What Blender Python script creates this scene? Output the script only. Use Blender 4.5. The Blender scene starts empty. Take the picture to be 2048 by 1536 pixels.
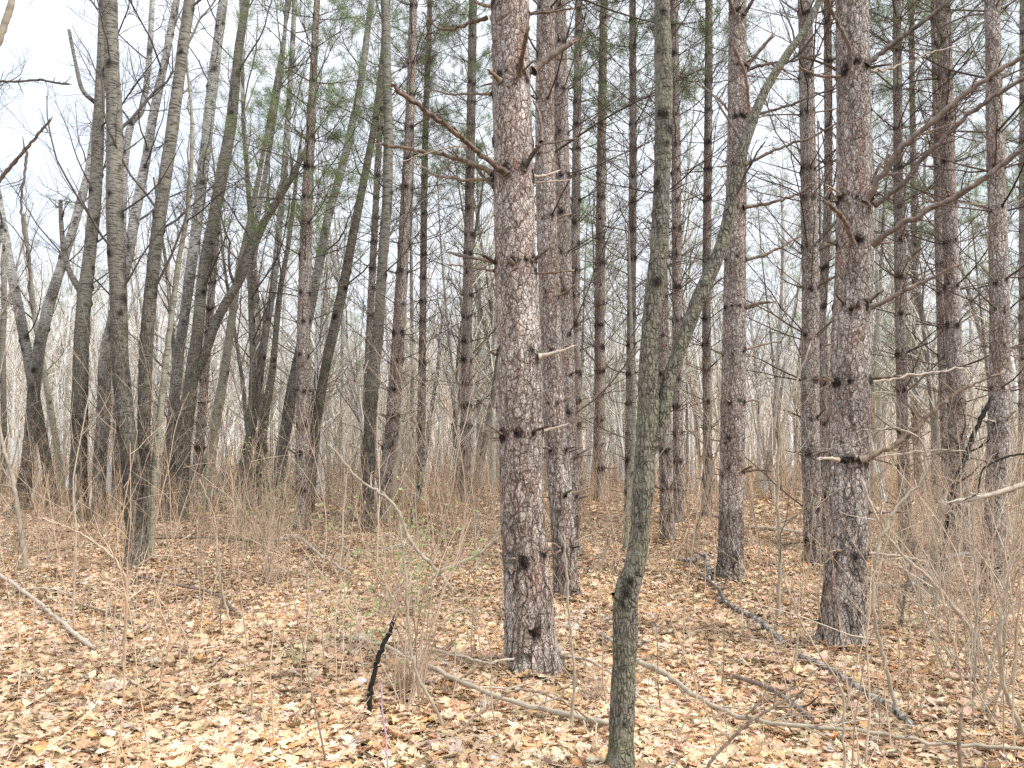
import bpy, math
import numpy as np
from math import radians, sin, cos, pi

rng = np.random.default_rng(11)
col = bpy.context.scene.collection

# ------------------------------------------------------------------ camera geometry
FPX = 1547.0                       # focal length in pixels of the 2048 wide photograph
CAMZ = 1.55
PITCH = math.atan((893 - 768) / FPX)

def ground_h(x, y):
    x = np.asarray(x, float); y = np.asarray(y, float)
    rise = 0.0135 * np.clip(y - 8, 0, 45)
    rise = rise * (1 - 0.55 / (1 + np.exp(-(x - 4) / 2.5)))
    und = 0.035 * np.sin(x * 0.9 + 0.7) * np.cos(y * 0.65) + 0.02 * np.sin(x * 2.3 + y * 1.7) + 0.012 * np.sin(x * 4.9 - y * 3.1 + 1)
    big = 0.12 * np.sin(x * 0.13 + 1.0) * np.sin(y * 0.11) * np.clip((y - 8) / 15, 0, 1)
    return rise + und + big

def ray(px, py):
    x = (px - 1024) / FPX; u = (768 - py) / FPX
    return np.array([x, cos(PITCH) - u * sin(PITCH), sin(PITCH) + u * cos(PITCH)])

def at(px, py, Y):
    d = ray(px, py); t = Y / d[1]
    return np.array([0, 0, CAMZ]) + d * t

def mpp(py, Y):                    # metres per photo pixel at world depth Y
    return Y / ray(1024, py)[1] / FPX

def G(px, py):
    d = ray(px, py); h = 0.0
    for _ in range(40):
        t = (h - CAMZ) / d[2]
        if t < 0 or t > 90: t = 90
        p = np.array([0, 0, CAMZ]) + d * t
        h = 0.5 * h + 0.5 * float(ground_h(p[0], p[1]))
    p[2] = float(ground_h(p[0], p[1]))
    return p

# ------------------------------------------------------------------ noise
def _h(i, j, k, s):
    n = (i.astype(np.int64) * 73856093) ^ (j.astype(np.int64) * 19349663) ^ (k.astype(np.int64) * 83492791) ^ (s * 2654435761 & 0x7fffffff)
    n = (n ^ (n >> 13)) * 1274126177 & 0xffffffff
    n = (n ^ (n >> 16)) & 0xffff
    return n / 65535.0

def vnoise(p, s=0):
    f = np.floor(p); r = p - f; r = r * r * (3 - 2 * r)
    i, j, k = f[..., 0], f[..., 1], f[..., 2]
    o = 0
    for a in (0, 1):
        for b in (0, 1):
            for c in (0, 1):
                w = (r[..., 0] if a else 1 - r[..., 0]) * (r[..., 1] if b else 1 - r[..., 1]) * (r[..., 2] if c else 1 - r[..., 2])
                o = o + w * _h(i + a, j + b, k + c, s)
    return o * 2 - 1

# ------------------------------------------------------------------ mesh helpers
def mk_mesh(name, V, F, mat, attrs=None, smooth=True):
    """V (n,3); F (m,k) face index array"""
    me = bpy.data.meshes.new(name)
    V = np.ascontiguousarray(V, dtype=np.float32); F = np.ascontiguousarray(F, dtype=np.int32)
    m, k = F.shape
    me.vertices.add(len(V)); me.vertices.foreach_set('co', V.ravel())
    me.loops.add(m * k); me.loops.foreach_set('vertex_index', F.ravel())
    me.polygons.add(m)
    me.polygons.foreach_set('loop_start', np.arange(0, m * k, k, dtype=np.int32))
    me.polygons.foreach_set('loop_total', np.full(m, k, dtype=np.int32))
    me.update(calc_edges=True)
    me.polygons.foreach_set('use_smooth', np.full(m, smooth, dtype=bool))
    for an, av in (attrs or {}).items():
        av = np.asarray(av, dtype=np.float32)
        if av.ndim == 1:
            a = me.attributes.new(an, 'FLOAT', 'POINT'); a.data.foreach_set('value', av)
        else:
            a = me.attributes.new(an, 'FLOAT_COLOR', 'POINT')
            c = np.ones((len(av), 4), dtype=np.float32); c[:, :3] = av
            a.data.foreach_set('color', c.ravel())
    me.materials.append(mat)
    return me

def link(name, me, parent=None, loc=None):
    o = bpy.data.objects.new(name, me); col.objects.link(o)
    if parent is not None: o.parent = parent
    if loc is not None: o.location = [float(v) for v in loc]
    return o

def tag(o, label=None, cat=None, group=None, kind=None):
    if label: o['label'] = label
    if cat: o['category'] = cat
    if group: o['group'] = group
    if kind: o['kind'] = kind
    return o

def empty(name, loc, label, cat, group=None):
    o = bpy.data.objects.new(name, None); col.objects.link(o)
    o.empty_display_size = 0.1
    o.location = [float(v) for v in loc]
    return tag(o, label, cat, group)

def norm(v): return v / np.maximum(np.linalg.norm(v, axis=-1, keepdims=True), 1e-9)

def tube_arrays(pts, rad, sides):
    """pts (n,k,3) rad (n,k) -> V,F"""
    n, k, _ = pts.shape
    T = np.empty_like(pts)
    T[:, 1:-1] = pts[:, 2:] - pts[:, :-2]; T[:, 0] = pts[:, 1] - pts[:, 0]; T[:, -1] = pts[:, -1] - pts[:, -2]
    T = norm(T)
    avg = norm(pts[:, -1] - pts[:, 0] + 1e-6)
    ref = np.where(np.abs(avg[:, 2:3]) > 0.8, np.array([[1., 0.13, 0.]]), np.array([[0., 0.1, 1.]]))
    U = norm(np.cross(T, ref[:, None, :])); Vv = np.cross(T, U)
    a = np.arange(sides) * 2 * pi / sides
    ring = U[:, :, None, :] * np.cos(a)[None, None, :, None] + Vv[:, :, None, :] * np.sin(a)[None, None, :, None]
    P = pts[:, :, None, :] + ring * rad[:, :, None, None]
    V = P.reshape(-1, 3)
    idx = np.arange(n * k * sides).reshape(n, k, sides)
    A = idx[:, :-1, :]; B = idx[:, 1:, :]
    F = np.stack([A, np.roll(A, -1, 2), np.roll(B, -1, 2), B], -1).reshape(-1, 4)
    return V, F

class Tubes:
    def __init__(s): s.V = []; s.F = []; s.C = []; s.n = 0
    def add(s, pts, rad, sides=3, tint=None, cap=False):
        pts = np.asarray(pts, float); rad = np.asarray(rad, float)
        if pts.ndim == 2: pts = pts[None]; rad = rad[None]
        if len(pts) == 0: return
        if cap:
            e = pts[:, -1:] + (pts[:, -1:] - pts[:, -2:-1]) * 0.002
            pts = np.concatenate([pts, e], 1); rad = np.concatenate([rad, np.full((len(rad), 1), 1e-4)], 1)
        V, F = tube_arrays(pts, rad, sides)
        s.V.append(V); s.F.append(F + s.n); s.n += len(V)
        t = rng.uniform(0, 1, len(pts)) if tint is None else np.broadcast_to(tint, (len(pts),))
        s.C.append(np.repeat(t, pts.shape[1] * sides))
    def mesh(s, name, mat, origin=(0, 0, 0)):
        V = np.concatenate(s.V) - np.asarray(origin, float)
        return mk_mesh(name, V, np.concatenate(s.F), mat, {'tint': np.concatenate(s.C)})
    def build(s, name, mat, parent=None, origin=(0, 0, 0)):
        me = s.mesh(name, mat, origin)
        return link(name, me, parent, None if parent is not None else origin)

def grow(start, d, L, r0, k=6, wig=0.18, up=0.0, rtip=0.35):
    start = np.atleast_2d(start).astype(float); d = norm(np.atleast_2d(d).astype(float))
    n = len(start); L = np.broadcast_to(L, (n,)).astype(float); r0 = np.broadcast_to(r0, (n,)).astype(float)
    P = np.empty((n, k, 3)); P[:, 0] = start; cur = start.copy()
    for i in range(1, k):
        d = d + rng.normal(0, wig, (n, 3)); d[:, 2] += up; d = norm(d)
        cur = cur + d * (L / (k - 1))[:, None]; P[:, i] = cur
    R = r0[:, None] * np.linspace(1, rtip, k)[None]
    return P, R

def spawn(P, R, per, t0=0.2, ang=(0.5, 1.1), lf=(0.35, 0.6), rf=0.55, k=5, wig=0.2, up=0.05, rtip=0.4, flat=False, rmin=0.0012):
    n, kk, _ = P.shape
    if n == 0: return P[:0], R[:0]
    L = np.linalg.norm(np.diff(P, axis=1), axis=2).sum(1)
    m = max(1, int(round(n * per)))
    pi_ = rng.integers(0, n, m) if per < 1 else np.repeat(np.arange(n), int(round(per)))
    m = len(pi_)
    t = rng.uniform(t0, 0.98, m) * (kk - 1); i = np.minimum(t.astype(int), kk - 2); f = (t - i)[:, None]
    st = P[pi_, i] * (1 - f) + P[pi_, i + 1] * f
    r = R[pi_, i] * (1 - f[:, 0]) + R[pi_, i + 1] * f[:, 0]
    tg = norm(P[pi_, i + 1] - P[pi_, i])
    rv = rng.normal(0, 1, (m, 3))
    if flat: rv[:, 2] *= 0.2
    side = norm(np.cross(tg, rv)); a = rng.uniform(*ang, m)[:, None]
    d = tg * np.cos(a) + side * np.sin(a)
    l = L[pi_] * rng.uniform(*lf, m) * (1.1 - 0.5 * t / (kk - 1))
    return grow(st, d, l, np.maximum(r * rf, rmin), k, wig, up, rtip)

def smooth_path(nodes, n):
    """Catmull-Rom through nodes (k,d) -> (n,d), roughly uniform in length"""
    N = np.asarray(nodes, float)
    if len(N) == 2:
        return N[0] + (N[1] - N[0]) * np.linspace(0, 1, n)[:, None]
    Q = np.vstack([2 * N[0] - N[1], N, 2 * N[-1] - N[-2]])
    seg = np.linalg.norm(np.diff(N[:, :3], axis=0), axis=1); cum = np.concatenate([[0], np.cumsum(seg)])
    s = np.linspace(0, cum[-1], n); i = np.clip(np.searchsorted(cum, s, side='right') - 1, 0, len(N) - 2)
    t = ((s - cum[i]) / np.maximum(seg[i], 1e-9))[:, None]
    p0, p1, p2, p3 = Q[i], Q[i + 1], Q[i + 2], Q[i + 3]
    return 0.5 * (2 * p1 + (p2 - p0) * t + (2 * p0 - 5 * p1 + 4 * p2 - p3) * t ** 2 + (-p0 + 3 * p1 - 3 * p2 + p3) * t ** 3)

# ------------------------------------------------------------------ materials
def nodes_of(name):
    m = bpy.data.materials.new(name); m.use_nodes = True
    nt = m.node_tree; nt.nodes.clear()
    out = nt.nodes.new('ShaderNodeOutputMaterial'); b = nt.nodes.new('ShaderNodeBsdfPrincipled')
    nt.links.new(b.outputs[0], out.inputs[0]); b.inputs['Roughness'].default_value = 0.9
    b.inputs['Specular IOR Level'].default_value = 0.2
    return m, nt, b

class NB:
    def __init__(s, nt): s.nt = nt
    def n(s, t, **kw):
        x = s.nt.nodes.new('ShaderNode' + t)
        for k, v in kw.items(): setattr(x, k, v)
        return x
    def L(s, a, b): s.nt.links.new(a, b)
    def math(s, op, a, b=None, c=None, clamp=False):
        x = s.n('Math', operation=op, use_clamp=clamp)
        for i, v in enumerate((a, b, c)):
            if v is None: continue
            if isinstance(v, (int, float)): x.inputs[i].default_value = v
            else: s.L(v, x.inputs[i])
        return x.outputs[0]
    def vmul(s, v, sc, off=None):
        x = s.n('Mapping'); s.L(v, x.inputs[0]); x.inputs['Scale'].default_value = sc
        if off is not None: x.inputs['Location'].default_value = off
        return x.outputs[0]
    def noise(s, v, scale, detail=3, rough=0.55):
        x = s.n('TexNoise'); s.L(v, x.inputs['Vector']); x.inputs['Scale'].default_value = scale
        x.inputs['Detail'].default_value = detail; x.inputs['Roughness'].default_value = rough
        return x.outputs
    def voro(s, v, scale, feat='F1'):
        x = s.n('TexVoronoi', feature=feat); s.L(v, x.inputs['Vector']); x.inputs['Scale'].default_value = scale
        return x.outputs
    def ramp(s, f, stops, interp='LINEAR'):
        x = s.n('ValToRGB'); cr = x.color_ramp; cr.interpolation = interp
        while len(cr.elements) < len(stops): cr.elements.new(0.5)
        for e, (p, c) in zip(cr.elements, stops):
            e.position = p; e.color = (c, c, c, 1) if isinstance(c, (int, float)) else (*c, 1)
        s.L(f, x.inputs[0]); return x.outputs[0]
    def mix(s, f, a, b, mode='MIX'):
        x = s.n('Mix', data_type='RGBA', blend_type=mode)
        for i, v in ((0, f), (6, a), (7, b)):
            if isinstance(v, (int, float)): x.inputs[i].default_value = v
            elif isinstance(v, tuple): x.inputs[i].default_value = (*v, 1)
            else: s.L(v, x.inputs[i])
        return x.outputs[2]
    def attr(s, name):
        x = s.n('Attribute', attribute_name=name); return x.outputs
    def bump(s, h, dist, strength=1.0, nrm=None):
        x = s.n('Bump'); s.L(h, x.inputs['Height']); x.inputs['Distance'].default_value = dist
        x.inputs['Strength'].default_value = strength
        if nrm is not None: s.L(nrm, x.inputs['Normal'])
        return x.outputs[0]
    def coords(s):
        tc = s.n('TexCoord'); oi = s.n('ObjectInfo')
        v = s.n('VectorMath', operation='ADD'); s.L(tc.outputs['Object'], v.inputs[0])
        m = s.math('MULTIPLY', oi.outputs['Random'], 37.0); s.L(m, v.inputs[1])
        return tc.outputs['Object'], v.outputs[0], oi
    def warp(s, v, scale, amt):
        nz = s.noise(v, scale, 2)
        a = s.n('VectorMath', operation='SUBTRACT'); s.L(nz[1], a.inputs[0]); a.inputs[1].default_value = (.5, .5, .5)
        b = s.n('VectorMath', operation='SCALE'); s.L(a.outputs[0], b.inputs[0]); b.inputs['Scale'].default_value = amt
        c = s.n('VectorMath', operation='ADD'); s.L(v, c.inputs[0]); s.L(b.outputs[0], c.inputs[1])
        return c.outputs[0]

def mat_pine_bark(name, light=1.0, detail=1.0):
    m, nt, b = nodes_of(name); N = NB(nt)
    raw, v, oi = N.coords()
    w = N.warp(v, 9, 0.07)
    p1 = N.vmul(w, (1, 1, 0.42))
    e1 = N.voro(p1, 24 * detail, 'DISTANCE_TO_EDGE')[0]; c1 = N.voro(p1, 24 * detail)
    p2 = N.vmul(N.warp(v, 25, 0.03), (1, 1, 0.55))
    e2 = N.voro(p2, 52 * detail, 'DISTANCE_TO_EDGE')[0]; c2 = N.voro(p2, 52 * detail)
    sep = N.n('SeparateXYZ'); N.L(raw, sep.inputs[0])
    low = N.ramp(N.math('MULTIPLY', sep.outputs[2], 0.3), [(0.0, 1.0), (0.75, 0.25)])
    p3 = N.vmul(N.warp(N.warp(v, 5, 0.12), 22, .03), (1, 1, 0.13))
    e3 = N.voro(p3, 15, 'DISTANCE_TO_EDGE')[0]
    fgate = N.ramp(N.noise(N.vmul(v, (1, 1, .4)), 11, 3)[0], [(.38, .15), (.56, 1.)])
    low = N.math('MULTIPLY', low, fgate)
    fis = N.math('MULTIPLY', N.ramp(e3, [(0.0, .9), (.03, .75), (0.085, 0.0)]), low)
    seps = N.n('SeparateColor'); N.L(c1[1], seps.inputs[0])
    seps2 = N.n('SeparateColor'); N.L(c2[1], seps2.inputs[0])
    big = N.noise(v, 2.2, 3)[0]
    L = light
    base = N.ramp(seps.outputs[0], [(0.0, (.24 * L, .180 * L, .148 * L)), (0.4, (.31 * L, .262 * L, .234 * L)), (0.75, (.39 * L, .35 * L, .325 * L)), (1.0, (.45 * L, .405 * L, .375 * L))])
    fl = N.ramp(seps2.outputs[1], [(0.0, (.22 * L, .155 * L, .125 * L)), (0.5, (.34 * L, .285 * L, .25 * L)), (1.0, (.43 * L, .385 * L, .355 * L))])
    c = N.mix(N.ramp(low, [(.25, .72), (1., .45)]), base, fl)
    streak = N.noise(N.vmul(v, (1, 1, .12)), 16, 4, .6)[0]
    c = N.mix(1.0, c, N.ramp(streak, [(.3, .80), (.7, 1.18)]), 'MULTIPLY')
    rust = N.ramp(N.noise(N.vmul(v, (1, 1, .5)), 7, 5, .65)[0], [(0.56, 0.0), (0.70, 0.6)])
    c = N.mix(rust, c, (.27 * L, .125 * L, .075 * L))
    edge = N.ramp(e1, [(0.0, 0.85), (0.035, 0.55), (0.10, 0.0)])
    gate = N.ramp(N.noise(v, 30, 2)[0], [(0.38, 0.1), (0.6, 1.0)])
    c = N.mix(N.math('MULTIPLY', N.math('MULTIPLY', edge, gate), N.ramp(low, [(.25, .8), (1., 1.)])), c, (.06, .040, .034))
    edge2 = N.math('MULTIPLY', N.ramp(e2, [(0.0, 0.85), (0.09, 0.0)]), gate)
    c = N.mix(edge2, c, (.07, .048, .04))
    c = N.mix(fis, c, (.035, .025, .022))
    val = N.ramp(big, [(0.3, 0.78), (0.7, 1.15)])
    c = N.mix(1.0, c, val, 'MULTIPLY')
    dk = N.attr('dark')[2]
    dn = N.math('MULTIPLY', dk, N.ramp(N.noise(v, 45, 4, .7)[0], [(.3, .55), (.6, 1.15)]), clamp=True)
    c = N.mix(dn, c, (.022, .015, .013))
    green = N.math('MULTIPLY', N.ramp(sep.outputs[2], [(0.0, .55), (0.35, 0.0)]), N.ramp(N.noise(v, 6, 3)[0], [(.5, 0.), (.62, 1.)]))
    c = N.mix(green, c, (.09, .11, .035))
    zone = N.ramp(N.noise(N.vmul(v, (1, 1, .3)), 5, 2)[0], [(.36, (.88, .81, .75)), (.62, (1.06, 1.09, 1.08))])
    c = N.mix(1., c, zone, 'MULTIPLY')
    hs = N.n('HueSaturation'); hs.inputs['Saturation'].default_value = .88; N.L(c, hs.inputs['Color']); c = hs.outputs[0]
    tint = N.mix(1.0, c, oi.outputs['Color'], 'MULTIPLY')
    N.L(tint, b.inputs['Base Color'])
    h = N.math('ADD', N.ramp(e1, [(0.0, 0.0), (0.10, .6), (0.4, .75)]), N.math('MULTIPLY', seps.outputs[1], 0.5))
    h = N.math('ADD', h, N.math('MULTIPLY', N.ramp(e2, [(0, 0), (.08, .5)]), 0.8))
    h = N.math('ADD', h, N.math('MULTIPLY', seps2.outputs[2], 0.7))
    h = N.math('ADD', h, N.math('MULTIPLY', N.noise(v, 120, 3)[0], 0.35))
    h = N.math('SUBTRACT', h, N.math('MULTIPLY', fis, 2.0))
    N.L(N.bump(h, 0.019 / detail ** .5), b.inputs['Normal'])
    return m

def mat_grey_bark(name, lowc, highc, z0=1.0, z1=4.5, lent=0.75, moss=0.0, furrow=1.0, fstr=.13, fsc=34, blotch=.85, mosscol=(.17, .18, .09), wp=.12):
    m, nt, b = nodes_of(name); N = NB(nt)
    raw, v, oi = N.coords()
    sep = N.n('SeparateXYZ'); N.L(raw, sep.inputs[0])
    mr = N.n('MapRange'); N.L(sep.outputs[2], mr.inputs[0]); mr.inputs[1].default_value = z0; mr.inputs[2].default_value = z1
    patch = N.noise(N.vmul(v, (1, 1, .35)), 3.5, 4)[0]
    up = N.math('ADD', mr.outputs[0], N.math('MULTIPLY', N.math('SUBTRACT', patch, 0.5), 1.6), clamp=True)
    pf = N.vmul(N.warp(N.warp(v, 6, wp), 40, .02), (1, 1, fstr))
    ef = N.voro(pf, fsc, 'DISTANCE_TO_EDGE')[0]
    fur = N.math('MULTIPLY', N.ramp(ef, [(0.0, 1.0), (.10, .35), (0.24, 0.0)]), N.ramp(N.noise(v, 22, 3)[0], [(.36, .25), (.58, 1.0)]))
    fine = N.noise(N.vmul(v, (1, 1, .25)), 50, 4, .65)[0]
    lc = N.mix(fine, tuple(x * .65 for x in lowc), tuple(min(x * 1.35, 1) for x in lowc))
    lc = N.mix(N.math('MULTIPLY', fur, furrow), lc, (.03, .027, .022))
    hn = N.noise(N.vmul(v, (1, 1, 6)), 9, 4, .6)[0]
    marks = N.ramp(hn, [(0.52, 0.0), (.60, lent), (.68, 1.0)])
    hc = N.mix(N.noise(v, 14, 4)[0], tuple(x * .7 for x in highc), tuple(min(1, x * 1.3) for x in highc))
    hc = N.mix(marks, hc, (.07, .062, .05))
    c = N.mix(up, lc, hc)
    blot = N.ramp(N.noise(N.vmul(v, (1, 1, .6)), 3.0, 5, .6)[0], [(.57, 0.), (.68, blotch)])
    c = N.mix(blot, c, (.035, .03, .026))
    if moss:
        mo = N.math('MULTIPLY', N.ramp(N.noise(v, 5, 4)[0], [(.45, 0.), (.6, 1.)]), moss)
        c = N.mix(mo, c, mosscol)
        li = N.ramp(N.voro(v, 60)[0], [(.0, .8), (.22, 0.)])
        c = N.mix(N.math('MULTIPLY', li, .5), c, (.42, .43, .36))
    dk = N.attr('dark')[2]
    c = N.mix(N.math('MULTIPLY', dk, .95, clamp=True), c, (.022, .018, .015))
    mg = N.math('MULTIPLY', N.ramp(sep.outputs[2], [(0.05, .8), (0.30, 0.0)]), N.ramp(N.noise(v, 8, 3)[0], [(.45, 0.), (.58, 1.)]))
    c = N.mix(mg, c, (.10, .13, .03))
    c = N.mix(1.0, c, oi.outputs['Color'], 'MULTIPLY')
    N.L(c, b.inputs['Base Color'])
    h = N.math('SUBTRACT', N.math('MULTIPLY', fine, .6), N.math('MULTIPLY', N.math('MULTIPLY', fur, furrow), N.math('SUBTRACT', 1.15, up)))
    h = N.math('SUBTRACT', h, N.math('MULTIPLY', marks, .3))
    N.L(N.bump(h, 0.012), b.inputs['Normal'])
    return m

def mat_wood(name, stops, scale=30, rough=.85, bumpd=.003, ta=.45):
    """stops driven by a streaky noise and per tube tint"""
    m, nt, b = nodes_of(name); N = NB(nt)
    raw, v, oi = N.coords()
    nz = N.noise(v, scale, 6, .72)[0]
    t = N.attr('tint')[2]
    f = N.math('ADD', N.math('MULTIPLY', nz, .9), N.math('MULTIPLY', N.math('SUBTRACT', t, .5), ta))
    c = N.ramp(f, stops)
    c = N.mix(1.0, c, oi.outputs['Color'], 'MULTIPLY')
    N.L(c, b.inputs['Base Color']); b.inputs['Roughness'].default_value = rough
    N.L(N.bump(nz, bumpd), b.inputs['Normal'])
    return m

M = {}
M['pine'] = mat_pine_bark('pine_bark', 1.5)
M['pine_far'] = mat_pine_bark('distant_pine_bark', 1.52, .9)
M['aspen'] = mat_grey_bark('aspen_bark', (.155, .14, .11), (.235, .222, .185), 1.8, 5.2, 1.)
M['birch'] = mat_grey_bark('birch_bark', (.17, .155, .13), (.46, .45, .42), 2.4, 6.5, 1.)
M['cherry'] = mat_grey_bark('lichen_bark', (.20, .18, .145), (.19, .18, .145), 2.0, 4.4, .7, .5, 1.0, .30, 62, .95, (.19, .19, .125), .04)
M['limb'] = mat_grey_bark('smooth_limb_bark', (.25, .235, .18), (.31, .295, .235), -1, 0, .45, .35, .3, .2, 40, .55, (.22, .225, .13))
M['dead'] = mat_wood('dead_branch_wood', [(.25, (.05, .038, .03)), (.42, (.17, .12, .085)), (.55, (.27, .21, .155)), (.66, (.36, .27, .19)), (.85, (.50, .45, .38))], 26)
M['rustwood'] = mat_wood('rusty_branch_wood', [(.25, (.06, .045, .037)), (.42, (.15, .115, .095)), (.54, (.22, .175, .145)), (.61, (.31, .185, .12)), (.67, (.25, .20, .165)), (.85, (.46, .40, .34))], 20)
M['palewood'] = mat_wood('bleached_wood', [(.2, (.22, .17, .13)), (.5, (.45, .38, .30)), (.8, (.66, .60, .52))], 22)
M['pinetwig'] = mat_wood('pine_twig_bark', [(.2, (.05, .038, .03)), (.5, (.13, .095, .075)), (.8, (.26, .20, .155))], 14)
M['twig'] = mat_wood('bare_twig_bark', [(.2, (.06, .052, .045)), (.5, (.13, .115, .10)), (.85, (.24, .21, .18))], 10)
M['brush'] = mat_wood('brush_stem_bark', [(.15, (0.204, 0.136, 0.101)), (.5, (0.484, 0.370, 0.273)), (.9, (0.780, 0.657, 0.499))], 5)
M['redbrush'] = mat_wood('red_brush_bark', [(.15, (0.224, 0.129, 0.088)), (.5, (0.504, 0.356, 0.237)), (.9, (0.783, 0.648, 0.438))], 5)
M['sap'] = mat_wood('sapling_bark', [(.15, (0.165, 0.138, 0.103)), (.5, (0.372, 0.323, 0.248)), (.9, (0.578, 0.509, 0.398))], 12)
M['log'] = mat_wood('mottled_log_bark', [(.36, (.03, .026, .022)), (.44, (.14, .12, .10)), (.50, (.34, .31, .28)), (.8, (.50, .47, .43))], 22, bumpd=.008)
M['char'] = mat_wood('charred_wood', [(.3, (.010, .010, .009)), (.55, (.03, .028, .024)), (.75, (.13, .115, .095))], 45, .8, .01)
M['purple'] = mat_wood('purple_bramble_stem', [(.2, (.36, .22, .33)), (.8, (.52, .38, .48))], 20, .6)
M['hazetrunk'] = mat_wood('hazed_trunk_bark', [(.2, (0.153, 0.141, 0.123)), (.5, (0.551, 0.529, 0.477)), (.85, (0.820, 0.840, 0.824))], 2.0, ta=1.0)  # pale trunks, lightened further with distance haze put into the bark colour
M['hazetwig'] = mat_wood('hazed_twig_bark', [(.15, (0.206, 0.176, 0.146)), (.5, (0.669, 0.595, 0.504)), (.9, (0.840, 0.840, 0.743))], 1.0, ta=1.0)  # distance haze put into the twig colour
M['hazewood'] = mat_wood('hazed_wood_bark', [(.15, (0.223, 0.189, 0.161)), (.5, (0.693, 0.620, 0.536)), (.9, (0.840, 0.840, 0.840))], .6, ta=1.0)  # bark colour paled to stand for haze over the far trees

def mat_leaf():
    m, nt, b = nodes_of('dry_oak_leaf'); N = NB(nt)
    c = N.attr('col')[0]
    tc = N.n('TexCoord'); nz = N.noise(tc.outputs['Object'], 60, 4, .6)[0]
    c2 = N.mix(1.0, c, N.ramp(nz, [(.3, .72), (.7, 1.2)]), 'MULTIPLY')
    N.L(c2, b.inputs['Base Color']); b.inputs['Roughness'].default_value = .75
    b.inputs['Specular IOR Level'].default_value = .3
    N.L(N.bump(nz, .002), b.inputs['Normal'])
    tr = N.n('BsdfTranslucent'); N.L(c2, tr.inputs[0])
    mx = N.n('MixShader'); mx.inputs[0].default_value = .18
    out = [n for n in nt.nodes if n.type == 'OUTPUT_MATERIAL'][0]
    N.L(b.outputs[0], mx.inputs[1]); N.L(tr.outputs[0], mx.inputs[2]); N.L(mx.outputs[0], out.inputs[0])
    return m
M['leaf'] = mat_leaf()

def mat_green(name, stops, tl=.3):
    m, nt, b = nodes_of(name); N = NB(nt)
    t = N.attr('tint')[2]; c = N.ramp(t, stops)
    N.L(c, b.inputs['Base Color']); b.inputs['Roughness'].default_value = .6
    tr = N.n('BsdfTranslucent'); N.L(c, tr.inputs[0])
    mx = N.n('MixShader'); mx.inputs[0].default_value = tl
    out = [n for n in nt.nodes if n.type == 'OUTPUT_MATERIAL'][0]
    N.L(b.outputs[0], mx.inputs[1]); N.L(tr.outputs[0], mx.inputs[2]); N.L(mx.outputs[0], out.inputs[0])
    return m
M['needle'] = mat_green('pine_needles', [(0, (.11, .155, .06)), (.5, (.185, .25, .10)), (1, (.28, .35, .15))])
M['softneedle'] = mat_green('pale_pine_needles', [(0, (.15, .22, .12)), (.5, (.24, .34, .18)), (1, (.34, .44, .26))])
M['bud'] = mat_green('spring_leaf', [(0, (.28, .38, .14)), (1, (.46, .54, .26))], .4)
M['oldneedle'] = mat_green('dead_pine_needle', [(0, (.22, .12, .06)), (.5, (.46, .29, .15)), (1, (.66, .49, .29))], .1)

def mat_ground():
    m, nt, b = nodes_of('forest_floor'); N = NB(nt)
    tc = N.n('TexCoord'); v = tc.outputs['Object']
    w = N.warp(v, 6, .08)
    vo = N.voro(w, 16); sp = N.n('SeparateColor'); N.L(vo[1], sp.inputs[0])
    c = N.ramp(sp.outputs[0], [(0, (.16, .09, .055)), (.3, (.36, .22, .13)), (.65, (.50, .33, .20)), (1, (.58, .42, .28))])
    nz = N.noise(v, 40, 5, .7)[0]
    c = N.mix(1.0, c, N.ramp(nz, [(.35, .35), (.65, 1.1)]), 'MULTIPLY')
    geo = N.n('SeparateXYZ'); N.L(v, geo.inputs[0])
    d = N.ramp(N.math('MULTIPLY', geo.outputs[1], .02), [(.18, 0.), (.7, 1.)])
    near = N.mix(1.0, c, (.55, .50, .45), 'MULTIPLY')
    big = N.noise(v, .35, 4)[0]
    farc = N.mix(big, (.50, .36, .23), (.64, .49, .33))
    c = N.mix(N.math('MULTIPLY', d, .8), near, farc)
    N.L(c, b.inputs['Base Color'])
    h = N.math('ADD', N.math('MULTIPLY', sp.outputs[1], .6), nz)
    N.L(N.bump(h, .03), b.inputs['Normal'])
    return m
M['ground'] = mat_ground()

# ------------------------------------------------------------------ ground
def mound(x, y):
    m = 0 * x
    for bx, by, br in BASES:
        if by > 12: continue
        d = np.sqrt((x - bx) ** 2 + (y - by) ** 2); m = m + .055 * np.exp(-(np.maximum(d - br * .7, 0) / (br * .75 + .06)) ** 2)
    return np.minimum(m, .06)
def make_ground():
    xs = np.concatenate([-np.geomspace(900, 14, 26), np.linspace(-13.6, 13.6, 240), np.geomspace(14, 900, 26)])
    ys = np.concatenate([-np.geomspace(200, 3, 12), np.linspace(-2.5, 26, 260), np.geomspace(27, 1200, 40)])
    X, Y = np.meshgrid(xs, ys); Z = ground_h(X, Y)
    fine = vnoise(np.stack([X * 5, Y * 5, X * 0], -1), 3) * .012 + vnoise(np.stack([X * 14, Y * 14, X * 0], -1), 4) * .006
    Z = Z + fine * (np.abs(X) < 14) * (Y < 26) - .012 + mound(X, Y)
    n, k = X.shape; idx = np.arange(n * k).reshape(n, k)
    F = np.stack([idx[:-1, :-1], idx[:-1, 1:], idx[1:, 1:], idx[1:, :-1]], -1).reshape(-1, 4)
    V = np.stack([X, Y, Z], -1).reshape(-1, 3)
    tag(link('ground', mk_mesh('ground', V, F, M['ground'])), kind='structure')

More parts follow.
